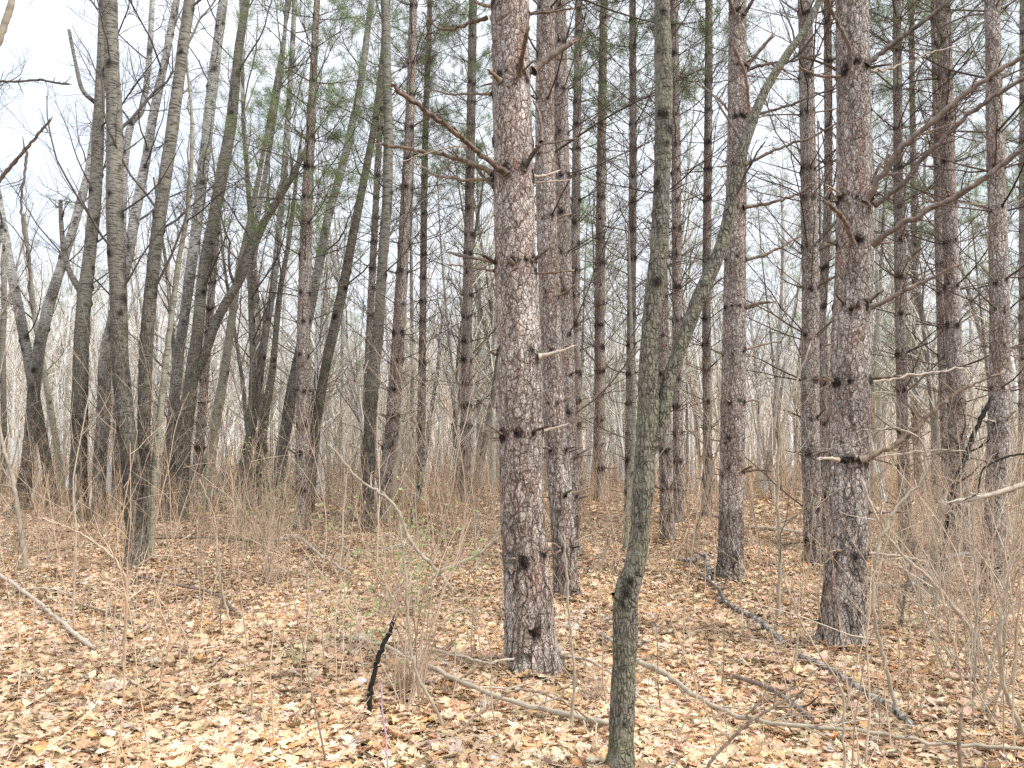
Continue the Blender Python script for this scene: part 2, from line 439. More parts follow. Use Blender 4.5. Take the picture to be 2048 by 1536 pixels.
# wooded hillside far behind everything
def make_hills():
    xs = np.linspace(-420, 420, 300); ys = np.linspace(125, 260, 24)
    X, Y = np.meshgrid(xs, ys); s = (Y - 125) / 135
    top = 12.5 + 2.0 * np.sin(X * .017 + 1) + 1.2 * np.sin(X * .05)
    Z = top * np.sin(np.clip(s * 2.2, 0, 1) * pi / 2) + vnoise(np.stack([X * .35, Y * .35, X * 0], -1), 8) * 1.1 * np.clip(s * 4, 0, 1) + vnoise(np.stack([X * 1.2, Y * 1.2, X * 0], -1), 9) * .6 * np.clip(s * 4, 0, 1) - .6
    n, k = X.shape; idx = np.arange(n * k).reshape(n, k)
    F = np.stack([idx[:-1, :-1], idx[:-1, 1:], idx[1:, 1:], idx[1:, :-1]], -1).reshape(-1, 4)
    m, nt, b = nodes_of('wooded_hillside'); N = NB(nt)
    tc = N.n('TexCoord'); v = N.vmul(tc.outputs['Object'], (1, .4, 1))
    c = N.ramp(N.noise(v, .9, 6, .75)[0], [(.3, (.20, .155, .13)), (.5, (.35, .29, .25)), (.7, (.50, .44, .40))])
    g = N.ramp(N.noise(v, .05, 3)[0], [(.5, 0.), (.6, .6)])
    c = N.mix(g, c, (.24, .28, .17)); N.L(c, b.inputs['Base Color'])
    tag(link('hills', mk_mesh('hills', np.stack([X, Y, Z], -1).reshape(-1, 3), F, m)), kind='structure')
make_hills()

# ------------------------------------------------------------------ trunks
def trunk_mesh(name, C, R, mat, origin, nseg=48, step=.02, rough=.004, lump=.03, knots=(), flare=.3, seed=0, stretch=.4, ridge=0.0, groundz=None):
    L = np.linalg.norm(np.diff(C, axis=0), axis=1).sum(); n = max(8, int(L / step))
    P = smooth_path(np.column_stack([C, R]), n); c = P[:, :3]; r = P[:, 3]
    T = np.gradient(c, axis=0); T = norm(T)
    U = norm(np.cross(T, np.array([[0., 1., 0.]]))); Vv = np.cross(T, U)
    th = np.arange(nseg) * 2 * pi / nseg + (seed % 7)
    ring = U[:, None] * np.cos(th)[None, :, None] + Vv[:, None] * np.sin(th)[None, :, None]
    gz = c[0, 2] if groundz is None else groundz
    z = np.maximum(c[:, 2] - gz, 0)
    fl = flare * np.exp(-z / .13)[:, None] * (1 + .45 * np.cos(5 * th + seed)[None] + .3 * np.cos(3 * th + 2 * seed)[None])
    rr = r[:, None] * (1 + fl)
    P0 = c[:, None] + ring * rr[..., None]
    q = P0 * np.array([1, 1, stretch])
    rr = rr * (1 + lump * vnoise(q * 6 + seed * 3.1, seed))
    n1 = vnoise(q * 38 + seed, seed + 1); n2 = vnoise(q * 85 + seed, seed + 2)
    rr = rr + rough * (n1 + .6 * n2)
    if ridge:
        n3 = np.abs(vnoise(P0 * np.array([22, 22, 3.0]) + seed, seed + 5))
        rr = rr + ridge * (n3 - .5) * 2 * np.clip(1.6 - z / 2.5, .25, 1)[:, None]
    P0 = c[:, None] + ring * rr[..., None]
    dark = np.zeros(P0.shape[:2])
    for (kp, ks) in knots:
        m = np.abs(P0[:, :, 2] - kp[2]) < ks * 4
        if not m.any(): continue
        d2 = ((P0[m] - kp) ** 2 * np.array([1, 1, .8])).sum(1)
        dark[m] += 1.25 * np.exp(-d2 / (1.25 * ks) ** 2)
        bump_ = .45 * ks * np.exp(-d2 / (.9 * ks) ** 2)
        P0[m] += np.broadcast_to(ring, P0.shape)[m] * bump_[:, None]
    idx = np.arange(n * nseg).reshape(n, nseg); A = idx[:-1]; B = idx[1:]
    F = np.stack([A, np.roll(A, -1, 1), np.roll(B, -1, 1), B], -1).reshape(-1, 4)
    return mk_mesh(name, P0.reshape(-1, 3) - origin, F, mat, {'dark': np.clip(dark, 0, 1).ravel()})

def px_trunk(nodes, Y, topz=None, sink=.12, Ytop=None):
    """nodes (px,py,w) bottom to top at depth Y -> world centre line, radii"""
    C = []; R = []
    y0 = nodes[0][1]; y1 = nodes[-1][1]
    for px, py, w in nodes:
        yy = Y if Ytop is None else Y + (Ytop - Y) * (y0 - py) / (y0 - y1)
        C.append(at(px, py, yy)); R.append(w / 2 * mpp(py, yy))
    C = np.array(C); R = np.array(R)
    if topz is not None:
        d = norm((C[-1] - C[-2])[None])[0]; dz = topz / max(d[2], .4)
        C = np.vstack([C, C[-1] + d * dz * .5, C[-1] + d * dz]); R = np.append(R, [R[-1] * .85, R[-1] * .65])
    return C, R

def interp_path(C, R, z):
    i = int(np.clip(np.searchsorted(C[:, 2], z) - 1, 0, len(C) - 2))
    f = (z - C[i, 2]) / max(C[i + 1, 2] - C[i, 2], 1e-6)
    return C[i] * (1 - f) + C[i + 1] * f, R[i] * (1 - f) + R[i + 1] * f

def tufts(ends, dirs, per, length, width, spread=.9):
    n = len(ends) * per
    e = np.repeat(ends, per, 0) + rng.normal(0, length * .25, (n, 3)); d = np.repeat(norm(dirs), per, 0)
    dd = norm(d + rng.normal(0, spread, (n, 3)) + np.array([0, 0, .12])); s = norm(np.cross(dd, rng.normal(0, 1, (n, 3)))) * width
    l = length * rng.uniform(.6, 1.2, (n, 1))
    V = np.stack([e - s, e + s, e + dd * l], 1).reshape(-1, 3)
    F = np.arange(n * 3).reshape(n, 3); t = np.clip(rng.normal(.5, .22, n), 0, 1)
    return V, F, np.repeat(t, 3)

def whorl_arms(c, r, zrel, style, scale=1.0):
    """branch list at one whorl: start, dir, length, r0"""
    out = []; n = rng.integers(4, 7); a0 = rng.uniform(0, 2 * pi)
    for q in range(n):
        a = a0 + q * 2 * pi / n + rng.normal(0, .25); u = rng.uniform()
        longp = np.clip((zrel - 1.6) / 2.8, .08, .97) if style == 'full' else np.clip((zrel - 2.5) / 5, .05, .5)
        if u < longp: L = rng.uniform(.7, 2.1) * scale; r0 = rng.uniform(.008, .013)
        elif u < longp + .3: L = rng.uniform(.2, .6); r0 = rng.uniform(.007, .012)
        else: L = rng.uniform(.04, .14) + r * .3; r0 = rng.uniform(.008, .014)
        el = rng.uniform(.05, .45) if L < .7 else rng.uniform(.15, .75)
        d = np.array([cos(a) * cos(el), sin(a) * cos(el), sin(el)])
        out.append((c + np.array([cos(a), sin(a), 0]) * r * .8, d, L + r * .2, r0, a))
    return out

def branch_tubes(st, d, L, r0, twigs=True, sides=5, mult=1.0):
    t = Tubes()
    if L < .3:
        P, R = grow(st, d, L, r0, 4, .12, .03, rng.uniform(.5, .9)); t.add(P, R, sides, cap=True)
    else:
        P, R = grow(st, d, L, r0, 8, .10, .03, .35 if L > .7 else .6); t.add(P, R, sides, cap=True)
        if twigs and L > .5:
            n = max(3, int(L * 7 * mult)); P2, R2 = spawn(P, R, n, .2, (.5, 1.2), (.15, .45), .5, 5, .16, .05, .45)
            t.add(P2, R2, 3)
            if L > .9:
                P3, R3 = spawn(P2, R2, 3 * mult, .2, (.4, 1.1), (.3, .6), .6, 4, .2, .04, .5, rmin=.001); t.add(P3, R3, 3)
    return t

BASES = []
def pine(label, nodes, Y=None, explicit=(), whorls=None, style='full', up=4.0, green=None, tint=1.0, skip_auto_below=None, spacing=.57, group=None):
    base = G(nodes[0][0], nodes[0][1]) if Y is None else None
    if Y is None: Y = base[1]
    C, R = px_trunk(nodes, Y, up)
    root_loc = np.array([C[0][0], Y, float(ground_h(C[0][0], Y))])
    C[0][2] = root_loc[2]; BASES.append((C[0][0], Y, R[0]))
    C = np.vstack([C[0] - [0, 0, .15], C]); R = np.append(R[0], R)
    root = empty('pine_tree', root_loc, label, 'pine tree', group or 'pines of the plantation')
    near = Y < 9.5
    knots = []; arms = []
    if whorls:
        zs = [at(1024, wy, Y)[2] for wy in whorls]
        top = at(1024, 0, Y)[2]; z = max(zs) + spacing
        while z < top + up: zs.append(z); z += spacing * rng.uniform(.85, 1.15)
    else:
        z = root_loc[2] + rng.uniform(.5, .9); zs = []
        while z < C[-1][2] - .2: zs.append(z); z += spacing * rng.uniform(.85, 1.15)
    topz = at(1024, 0, Y)[2]
    for z in zs:
        c, r = interp_path(C, R, z)
        for (st, d, L, r0, a) in whorl_arms(c, r, z - root_loc[2], style):
            st = st + np.array([0, 0, rng.normal(0, .02)])
            ko = c + np.array([cos(a), sin(a), 0]) * r; ko[2] = st[2]
            knots.append((ko, (.018 if near else (.031 if Y < 14 else .040)) * (.45 + .95 * rng.uniform()) * (.6 + r * 4)))
            if explicit and z < topz and (L > .22): L = rng.uniform(.04, .2); d[2] *= .5; 
            if explicit and z < topz and rng.uniform() < .35: continue
            arms.append((st, d, L, r0 if near else r0 * 1.05, z))
    for e in explicit:
        p0 = at(e[0][0][0], e[0][0][1], Y); c, r = interp_path(C, R, p0[2]); dx = float(np.clip(p0[0] - c[0], -r, r))
        fy = -math.sqrt(max(r * r - dx * dx, 0)); knots.append((np.array([c[0] + dx, Y + fy, p0[2]]), .02 + .0009 * e[1]))
    me = trunk_mesh('trunk', C, R, M['pine'] if Y < 14 else M['pine_far'], root_loc, nseg=144 if near else (40 if Y < 14 else 24), step=.008 if near else (.02 if Y < 14 else .035),
                    rough=.0045 if near else .004, knots=knots, seed=int(rng.integers(1, 90)), flare=.34, groundz=root_loc[2])
    tr = link('trunk', me, root); tr.color = (tint, tint, tint, 1)
    high = Tubes(); hasH = False; fends = []; fdirs = []
    for (st, d, L, r0, z) in arms:
        t = branch_tubes(st, d, L, r0, sides=6 if near else 4, mult=1.3 if not near else 1.0)
        vis = z < topz + .2
        if vis:
            b = t.build('branch', M['dead'] if (near and L < .7) else M['pinetwig'], root, root_loc)
            b.color = (tint, tint, tint, 1)
        else:
            high.V += [v for v in t.V]; high.F += [f + high.n for f in t.F]; high.C += t.C; high.n += t.n; hasH = True
        if green is not None and z > green and L > .3:
            P, R_ = grow(st, d, L * rng.uniform(.9, 1.2), r0, 6, .1, .05)
            P2, R2 = spawn(P, R_, 18, .25, (.4, 1.1), (.2, .5), .5, 4, .15, .08)
            fends.append(P2[:, -1]); fdirs.append(P2[:, -1] - P2[:, -2])
            high.add(P2, R2, 3); hasH = True
    if hasH: high.build('crown_twigs', M['pinetwig'], root, root_loc)
    if fends:
        V, F, t = tufts(np.concatenate(fends), np.concatenate(fdirs), 34, .14, .0028)
        me = mk_mesh('foliage', V - root_loc, F, M['needle'], {'tint': t}, smooth=False); link('foliage', me, root)
    # branches measured from the photograph: (points, w0, w1, depth offset at the end, material)
    for (pts, w0, w1, dy, mt) in explicit:
        k = len(pts); q = []
        for i, (px, py) in enumerate(pts):
            q.append(at(px, py, Y + dy * (.15 + .85 * i / (k - 1)) - (.10 if dy < 0 else -.02)))
        q = np.array(q); n = max(6, 6 * k); P = smooth_path(q, n)
        Ln = np.linalg.norm(np.diff(P, axis=0), axis=1).sum()
        P[1:-1] += rng.normal(0, .0062 * min(1, Ln), (n - 2, 3))
        s = mpp(pts[0][1], Y) / 2; Rr = np.linspace(w0, w1, n) * s * .86; Rr[0] *= 1.5; Rr[1] *= 1.15; Rr *= rng.uniform(.86, 1.12, n)
        t = Tubes(); t.add(P, Rr, 10, cap=True, tint=.2 + .5 * rng.uniform())
        e = norm((P[-1] - P[-2])[None])[0]     # splintered break
        for _ in range(4):
            o_ = rng.normal(0, .45, 3) * Rr[-1]; l_ = rng.uniform(1.5, 4.5) * Rr[-1]
            t.add(np.array([P[-1] + o_ - e * .01, P[-1] + o_ + e * l_ * .5, P[-1] + o_ * 1.1 + e * l_]), np.array([.45, .3, .04]) * Rr[-1], 4, tint=.9)
        if Ln > .5:
            P2, R2 = spawn(P[None], Rr[None], 6 + int(Ln * 9), .15, (.5, 1.2), (.04, .24), .3, 5, .15, .05, .5); t.add(P2, R2, 4)
            if Ln > 1.2: P3, R3 = spawn(P2, R2, 2, .3, (.4, 1.), (.3, .6), .6, 4, .2, .03); t.add(P3, R3, 3)
        t.build('branch', M[mt], root, root_loc)
    return root

E1 = [([(1013, 348), (940, 293), (905, 262), (830, 205), (782, 170)], 14, 9, -.35, 'dead'),
      ([(925, 280), (908, 255)], 8, 6, -.18, 'dead'),
      ([(985, 348), (940, 325), (860, 305), (765, 288)], 12, 7, .2, 'dead'),
      ([(985, 360), (890, 355), (855, 340), (825, 322)], 8, 4, .5, 'dead'),
      ([(988, 374), (960, 345), (935, 305), (926, 288)], 9, 6, .3, 'rustwood'),
      ([(940, 290), (860, 305), (780, 332)], 4, 2, .1, 'palewood'),
      ([(982, 188), (900, 188), (850, 178)], 6, 3, .4, 'dead'),
      ([(975, 35), (925, 52), (880, 58), (845, 25)], 9, 4, .2, 'dead'),
      ([(985, 14), (960, 8), (930, -14)], 9, 5, .2, 'dead'),
      ([(1038, 152), (1045, 110), (1055, 60)], 12, 9, -.35, 'dead'),
      ([(1066, 142), (1105, 110), (1145, 85)], 17, 12, .05, 'rustwood'),
      ([(1000, 162), (988, 150), (977, 140)], 13, 6, -.1, 'dead'),
      ([(1048, 340), (1065, 308), (1080, 290)], 12, 9, -.12, 'rustwood'),
      ([(1072, 292), (1120, 283), (1162, 276)], 5, 4, .2, 'rustwood'),
      ([(1083, 284), (1081, 240), (1068, 203)], 9, 6, .25, 'rustwood'),
      ([(1066, 353), (1090, 351), (1115, 343)], 7, 5, .1, 'palewood'),
      ([(1066, 365), (1105, 363), (1140, 360)], 5, 3, .3, 'palewood'),
      ([(1058, 28), (1100, 24), (1145, 17)], 7, 5, .1, 'dead'),
      ([(990, 525), (950, 517), (897, 505)], 8, 6, .1, 'rustwood'),
      ([(990, 542), (950, 536), (893, 528)], 6, 3, .3, 'dead'),
      ([(1066, 522), (1080, 510), (1094, 499)], 10, 6, -.05, 'rustwood'),
      ([(1070, 547), (1110, 545), (1146, 541)], 6, 4, .2, 'dead'),
      ([(1027, 530), (1020, 519)], 11, 7, -.15, 'rustwood'),
      ([(992, 710), (980, 703)], 8, 6, .0, 'dead'),
      ([(1078, 713), (1120, 703), (1148, 692)], 11, 5, -.05, 'palewood'),
      ([(1036, 868), (1024, 863), (1015, 858)], 5, 3, -.04, 'dead'),
      ([(1085, 862), (1110, 856), (1132, 849)], 8, 4, .1, 'palewood'),
      ([(1003, 866), (985, 863), (970, 860)], 6, 3, .1, 'dead'),
      ([(1003, 877), (980, 876)], 5, 4, .1, 'dead'),
      ([(1050, 1122), (1038, 1118), (1030, 1117)], 7, 5, -.04, 'dead'),
      ([(1088, 1105), (1100, 1100), (1107, 1107)], 7, 3, -.04, 'dead'),
      ([(1068, 1252), (1060, 1258)], 10, 6, -.14, 'rustwood')]
E11 = [([(1730, 405), (1762, 358), (1800, 300), (1862, 246), (1945, 178), (2060, 104)], 14, 11, -.5, 'rustwood'),
       ([(1748, 410), (1800, 372), (1870, 292), (1960, 212), (2060, 152)], 12, 9, -.3, 'rustwood'),
       ([(1744, 488), (1790, 458), (1870, 412), (1950, 370), (2060, 282)], 14, 10, -.6, 'rustwood'),
       ([(1734, 130), (1790, 85), (1850, 40), (1912, -8)], 12, 9, -.1, 'rustwood'),
       ([(1738, 141), (1790, 135), (1850, 110), (1935, 85)], 6, 3, .3, 'palewood'),
       ([(1703, 135), (1695, 85), (1660, 15), (1652, -12)], 9, 8, -.3, 'rustwood'),
       ([(1706, 488), (1692, 448), (1674, 425), (1655, 405)], 11, 8, -.3, 'dead'),
       ([(1682, 143), (1640, 125), (1600, 113)], 7, 5, .1, 'dead'),
       ([(1680, 154), (1640, 152), (1620, 145), (1597, 133)], 7, 5, -.1, 'dead'),
       ([(1735, 372), (1750, 350), (1762, 326)], 10, 6, 0, 'rustwood'),
       ([(1742, 614), (1790, 592), (1850, 562), (1915, 530)], 11, 6, -.3, 'rustwood'),
       ([(1716, 612), (1717, 602)], 10, 6, -.2, 'rustwood'),
       ([(1736, 766), (1790, 757), (1850, 747), (1925, 736)], 7, 4, .2, 'palewood'),
       ([(1730, 758), (1775, 754), (1800, 752)], 9, 5, .0, 'dead'),
       ([(1720, 920), (1780, 895), (1832, 858), (1870, 820), (1925, 778), (2007, 742)], 15, 5, -.3, 'dead'),
       ([(1740, 916), (1800, 908), (1860, 900), (1930, 902)], 5, 3, .1, 'palewood'),
       ([(1728, 1023), (1775, 1025), (1812, 1023)], 6, 5, .1, 'dead'),
       ([(1728, 1105), (1800, 1112), (1852, 1124)], 7, 5, .05, 'palewood'),
       ([(1692, 1105), (1680, 1101), (1672, 1101)], 8, 7, -.04, 'dead'),
       ([(1668, 768), (1650, 760), (1620, 756)], 8, 4, .1, 'dead'),
       ([(1675, 920), (1660, 917), (1640, 917)], 9, 6, -.1, 'palewood'),
       ([(1672, 402), (1660, 380), (1650, 392)], 5, 3, -.1, 'dead')]
E9 = [([(1494, 132), (1520, 100), (1545, 72)], 10, 7, -.1, 'rustwood'),
      ([(1494, 140), (1530, 128), (1580, 122), (1640, 108)], 8, 4, .2, 'rustwood'),
      ([(1500, 240), (1492, 160), (1468, 92)], 8, 6, -.3, 'rustwood'),
      ([(1466, 238), (1440, 200), (1383, 160)], 7, 3, .1, 'dead'),
      ([(1487, 415), (1545, 405), (1600, 385), (1630, 368)], 9, 4, -.1, 'dead'),
      ([(1490, 330), (1550, 300), (1620, 275), (1690, 238)], 8, 4, -.2, 'rustwood'),
      ([(1490, 520), (1540, 505), (1602, 472)], 8, 4, .1, 'dead'),
      ([(1488, 617), (1510, 608), (1540, 604)], 9, 6, 0, 'dead'),
      ([(1484, 240), (1530, 225), (1590, 206), (1680, 172)], 8, 4, .3, 'rustwood'),
      ([(1486, 700), (1530, 688), (1560, 682)], 7, 4, .1, 'dead'),
      ([(1483, 805), (1505, 800), (1520, 803)], 8, 4, 0, 'palewood'),
      ([(1485, 944), (1510, 940), (1543, 941)], 7, 5, 0, 'dead'),
      ([(1470, 30), (1462, 10), (1455, -10)], 10, 7, -.2, 'rustwood'),
      ([(1488, 30), (1500, 10), (1510, -8)], 10, 7, -.1, 'rustwood')]

pine('large front pine with flaky pink-grey bark and long broken branches',
     [(1066, 1352, 104), (1060, 1250, 98), (1052, 1120, 92), (1044, 1000, 88), (1038, 700, 88), (1030, 500, 82), (1026, 300, 78), (1021, 100, 75), (1019, -10, 74)],
     explicit=E1, whorls=[1250, 1118, 870, 706, 527, 350, 160, -10])
pine('sturdy pine on the right with long rusty branches reaching up to the right edge',
     [(1686, 1300, 86), (1690, 1150, 80), (1697, 950, 78), (1702, 700, 75), (1709, 500, 70), (1708, 300, 64), (1704, 0, 60)],
     explicit=E11, whorls=[1248, 1103, 918, 765, 614, 485, 400, 140, -20], tint=.93)
pine('pine directly behind the large front pine, with an open reddish seam in its bark',
     [(1135, 1198, 48), (1125, 1050, 47), (1118, 950, 46), (1106, 800, 44), (1099, 600, 42), (1090, 300, 39), (1092, 0, 36)],
     whorls=[1090, 990, 900, 805, 700, 590, 440, 310], style='bare', tint=.88)
pine('straight pine with dark whorl rings between the thin forked tree and the sturdy right pine',
     [(1462, 1166, 50), (1462, 1050, 49), (1465, 900, 48), (1468, 700, 46), (1470, 500, 42), (1474, 300, 38), (1475, 0, 34)],
     explicit=E9, whorls=[1033, 945, 885, 805, 705, 617, 520, 415, 330, 237, 135, 30], tint=.9)
pine('slimmer pine touching the right side of the pine behind the front trunk',
     [(1146, 1120, 30), (1140, 900, 30), (1130, 600, 30), (1124, 300, 29), (1118, 0, 26)], style='bare', tint=.95)
pine('pine with a bulge at mid height just left of the sturdy right pine',
     [(1628, 1132, 38), (1624, 1000, 36), (1620, 800, 35), (1621, 600, 33), (1616, 300, 30), (1610, 0, 27)], tint=.96,
     whorls=[1080, 1015, 905, 840, 762, 672, 575, 495, 400, 340, 225, 155, 30])
pine('upright pine on the far right, its base among bare shrubs',
     [(1985, 1192, 42), (1990, 1050, 40), (1997, 850, 38), (1999, 600, 35), (1991, 300, 31), (1984, 0, 26)], tint=.96,
     whorls=[1130, 990, 920, 845, 780, 690, 620, 560, 420, 340, 270, 160, 20])
pine('front pine of the close pair standing left of the far right pine',
     [(1925, 1108, 38), (1918, 950, 34), (1910, 750, 31), (1905, 600, 28), (1895, 300, 27), (1886, 0, 26)], tint=.96)
pine('rear slimmer pine of the close pair standing left of the far right pine',
     [(1900, 1062, 24), (1893, 900, 21), (1886, 700, 20), (1880, 500, 18), (1874, 200, 16), (1868, 0, 14)], tint=.96)
pine('slim pine standing alone right of the sturdy right pine',
     [(1812, 1100, 25), (1806, 900, 22), (1802, 700, 20), (1797, 400, 18), (1794, 0, 15)], tint=.96, green=6.5)
pine('slim pine half hidden behind the left side of the sturdy right pine',
     [(1652, 1095, 22), (1646, 900, 20), (1640, 700, 18), (1656, 400, 16), (1655, 0, 14)], tint=.95)
pine('thin dark pine between the straight ringed pine and the forked limb of the crooked tree',
     [(1413, 1036, 19), (1415, 900, 18), (1413, 600, 17), (1416, 300, 16), (1418, 0, 14)], tint=.8, green=8)
pine('pine partly hidden behind the crooked tree, with its base showing to the right of it',
     [(1335, 1086, 30), (1332, 950, 26), (1326, 700, 24), (1322, 400, 22), (1318, 0, 19)], tint=.96, style='bare')
pine('slender pine rising just right of the crooked tree behind its forked limb',
     [(1356, 1046, 22), (1356, 900, 20), (1354, 600, 19), (1352, 300, 18), (1348, 0, 16)], tint=.95)
pine('slender pine left of the crooked tree, the nearer of two in that gap',
     [(1258, 1040, 20), (1259, 900, 18), (1263, 600, 17), (1266, 300, 15), (1265, 0, 13)], tint=.8, green=8)
pine('slender pine midway in the gap between the front pine pair and the crooked tree',
     [(1201, 1002, 22), (1200, 850, 21), (1200, 600, 20), (1203, 300, 18), (1208, 0, 15)], tint=.96, green=8.5)
pine('thin pine close against the right of the pines behind the front trunk',
     [(1157, 1015, 19), (1154, 850, 19), (1151, 600, 18), (1153, 300, 17), (1158, 0, 14)], tint=.95)
pine('thin pine first to the left of the large front pine',
     [(931, 1008, 24), (932, 850, 22), (935, 600, 20), (941, 300, 18), (946, 0, 16)], tint=.86, green=7.5)
pine('very thin pine behind the dark leaning dead pole',
     [(838, 998, 18), (843, 850, 16), (846, 600, 14), (850, 300, 13), (860, 0, 10)], tint=.88, green=7.5)
pine('pine leaning gently right beside the dark aspen left of centre',
     [(766, 1042, 34), (778, 930, 31), (790, 780, 27), (801, 600, 24), (812, 400, 21), (821, 200, 18), (827, 0, 15)], tint=.92)
pine('thin pale pine half hidden behind the dark aspen left of centre',
     [(728, 1010, 18), (734, 800, 16), (742, 600, 14), (752, 400, 13), (765, 150, 11), (770, 0, 10)], tint=.95)
pine('lone pine with green upper boughs standing among the leaning grey trees on the left',
     [(604, 1062, 33), (606, 900, 29), (606, 750, 27), (609, 600, 26), (614, 400, 22), (622, 250, 18), (628, 120, 14), (634, 0, 12)], tint=.9, green=4.6)
pine('small reddish pine trunk deep among the leaning grey trees on the left',
     [(390, 1012, 22), (400, 880, 19), (412, 720, 16), (425, 560, 13), (440, 400, 10)], tint=.9, up=1)
pine('pine cut by the right edge of the photograph',
     [(2046, 1010, 18), (2047, 800, 17), (2047, 500, 16), (2047, 0, 13)], tint=.96, green=7)
pine('slim pine seen in the gap right of the slim lone pine',
     [(1838, 985, 14), (1832, 800, 13), (1830, 600, 12), (1826, 300, 11), (1822, 0, 10)], tint=.9, green=7, up=3)

# ------------------------------------------------------------------ broadleaf trees
def broadleaf(label, nodes, mat, Y=None, up=3.0, limbs=10, zmin=2.4, Llim=(.9, 2.6), tint=1.0, forks=(), name='aspen_tree', cat='tree', group='leaning grey broadleaf trees', seed=None, twigmul=1.0, scars=(), ridge=.006, knots=8, flare=.3):
    if Y is None: Y = G(nodes[0][0], nodes[0][1])[1]
    C, R = px_trunk(nodes, Y, up)
    if Y > 6: R = R * .9
    root_loc = np.array([C[0][0], Y, float(ground_h(C[0][0], Y))]); C[0][2] = root_loc[2]; BASES.append((C[0][0], Y, R[0]))
    d0 = C[1] - C[0]; C = np.vstack([C[0] - d0 / np.linalg.norm(d0) * .15, C]); R = np.append(R[0], R)
    root = empty(name, root_loc, label, cat, group)
    near = Y < 6; kn = []
    arms = []
    limbs = int(limbs * 1.5)
    for q in range(limbs):
        z = root_loc[2] + zmin + (C[-1][2] - root_loc[2] - zmin) * ((q + rng.uniform(.1, .9)) / limbs)
        if z > C[-1][2]: continue
        c, r = interp_path(C, R, z); a = rng.uniform(0, 2 * pi); el = rng.uniform(.45, 1.15)
        d = np.array([cos(a) * cos(el), sin(a) * cos(el), sin(el)]); L = rng.uniform(*Llim)
        r0 = min(r * .38, .006 + .006 * L); arms.append((c + d * r * .5, d, L, r0))
        kn.append((c + np.array([cos(a), sin(a), 0]) * r, r * .45))
    for q in range(knots):
        z = root_loc[2] + rng.uniform(.4, C[-1][2] - root_loc[2]); c, r = interp_path(C, R, z); a = rng.uniform(0, 2 * pi)
        kn.append((c + np.array([cos(a), sin(a), 0]) * r, r * rng.uniform(.25, .5)))
    for (sx, sy, ks) in scars:
        p0 = at(sx, sy, Y); c, r = interp_path(C, R, p0[2]); kn.append((np.array([p0[0], Y - r * .9, p0[2]]), ks))
    me = trunk_mesh('trunk', C, R, M[mat], root_loc, nseg=96 if near else 40, step=.01 if near else .022, rough=.003, lump=.09, knots=kn, seed=int(rng.integers(1, 90)), ridge=ridge, flare=flare, groundz=root_loc[2])
    tr = link('trunk', me, root); tr.color = (tint,) * 3 + (1,)
    for (st, d, L, r0) in arms:
        t = Tubes(); P, R1 = grow(st, d, L, r0, 9, .13, .06, .3); t.add(P, R1, 5)
        P2, R2 = spawn(P, R1, int((5 + 2.2 * L) * twigmul), .2, (.4, 1.1), (.25, .6), .5, 6, .17, .05, .4); t.add(P2, R2, 3)
        P3, R3 = spawn(P2, R2, int(8 * twigmul), .15, (.4, 1.1), (.25, .6), .6, 5, .2, .04, .5, rmin=.0014); t.add(P3, R3, 3)
        b = t.build('branch', M['twig'], root, root_loc)
    for (fn, fmat) in forks:        # measured limbs, (px,py,w)
        Cf, Rf = px_trunk(fn, Y, None, Ytop=Y + rng.uniform(-.25, .25))
        me = trunk_mesh('limb', Cf, Rf, M[fmat], root_loc, nseg=64 if near else 24, step=.012 if near else .03, rough=.002, lump=.07, knots=[(Cf[len(Cf) // 2], Rf[0] * .5)], seed=int(rng.integers(1, 90)), flare=0)
        lb = link('limb', me, root); lb.color = (tint,) * 3 + (1,)
        if len(fn) < 5: continue
        t = Tubes(); sp = smooth_path(np.column_stack([Cf, Rf]), 12)
        P2, R2 = spawn(sp[None, :, :3], sp[None, :, 3], int(9 * twigmul), .35, (.4, 1.0), (.15, .4), .35, 7, .15, .06, .35); t.add(P2, R2, 4)
        P3, R3 = spawn(P2, R2, 7, .15, (.4, 1.1), (.25, .6), .5, 5, .2, .04, .5, rmin=.0014); t.add(P3, R3, 3)
        t.build('twigs', M['twig'], lb, root_loc)
    return root

broadleaf('thin crooked front tree with a black scar low down and a long forked limb', 
          [(1238, 1560, 58), (1243, 1480, 51), (1249, 1330, 49), (1251, 1225, 50), (1258, 1175, 50), (1268, 1140, 43), (1277, 1090, 40), (1284, 1000, 41), (1294, 850, 42), (1297, 750, 43), (1298, 700, 40), (1306, 600, 40), (1318, 500, 38), (1324, 350, 34), (1328, 150, 32), (1325, 0, 31)],
          'cherry', Y=3.75, limbs=3, zmin=3.6, Llim=(.5, 1.1), forks=[([(1300, 905, 22), (1322, 850, 27), (1338, 760, 27), (1366, 680, 27), (1396, 600, 27), (1428, 530, 26), (1452, 460, 24), (1468, 370, 22), (1492, 280, 21), (1526, 190, 19), (1568, 118, 16), (1612, 56, 14), (1645, -10, 12)], 'cherry'),
          ([(1308, 560, 11), (1314, 538, 12), (1318, 520, 9)], 'cherry'), ([(1235, 1200, 9), (1226, 1188, 7)], 'cherry')],
          name='cherry_tree', group=None, scars=[(1242, 1205, .012), (1250, 1180, .020), (1258, 1158, .017), (1272, 1142, .010), (1316, 232, .014), (1325, 30, .014), (1245, 1440, .012)], ridge=.006, knots=12, flare=.16, twigmul=.5)
broadleaf('tall aspen with the straightest trunk on the left, dark furrowed foot and mottled grey top',
          [(272, 1142, 42), (268, 1040, 40), (262, 930, 40), (250, 830, 38), (240, 700, 37), (236, 560, 36), (229, 420, 35), (229, 260, 33), (223, 100, 31), (220, -5, 29)], 'aspen', limbs=8, zmin=3.0)
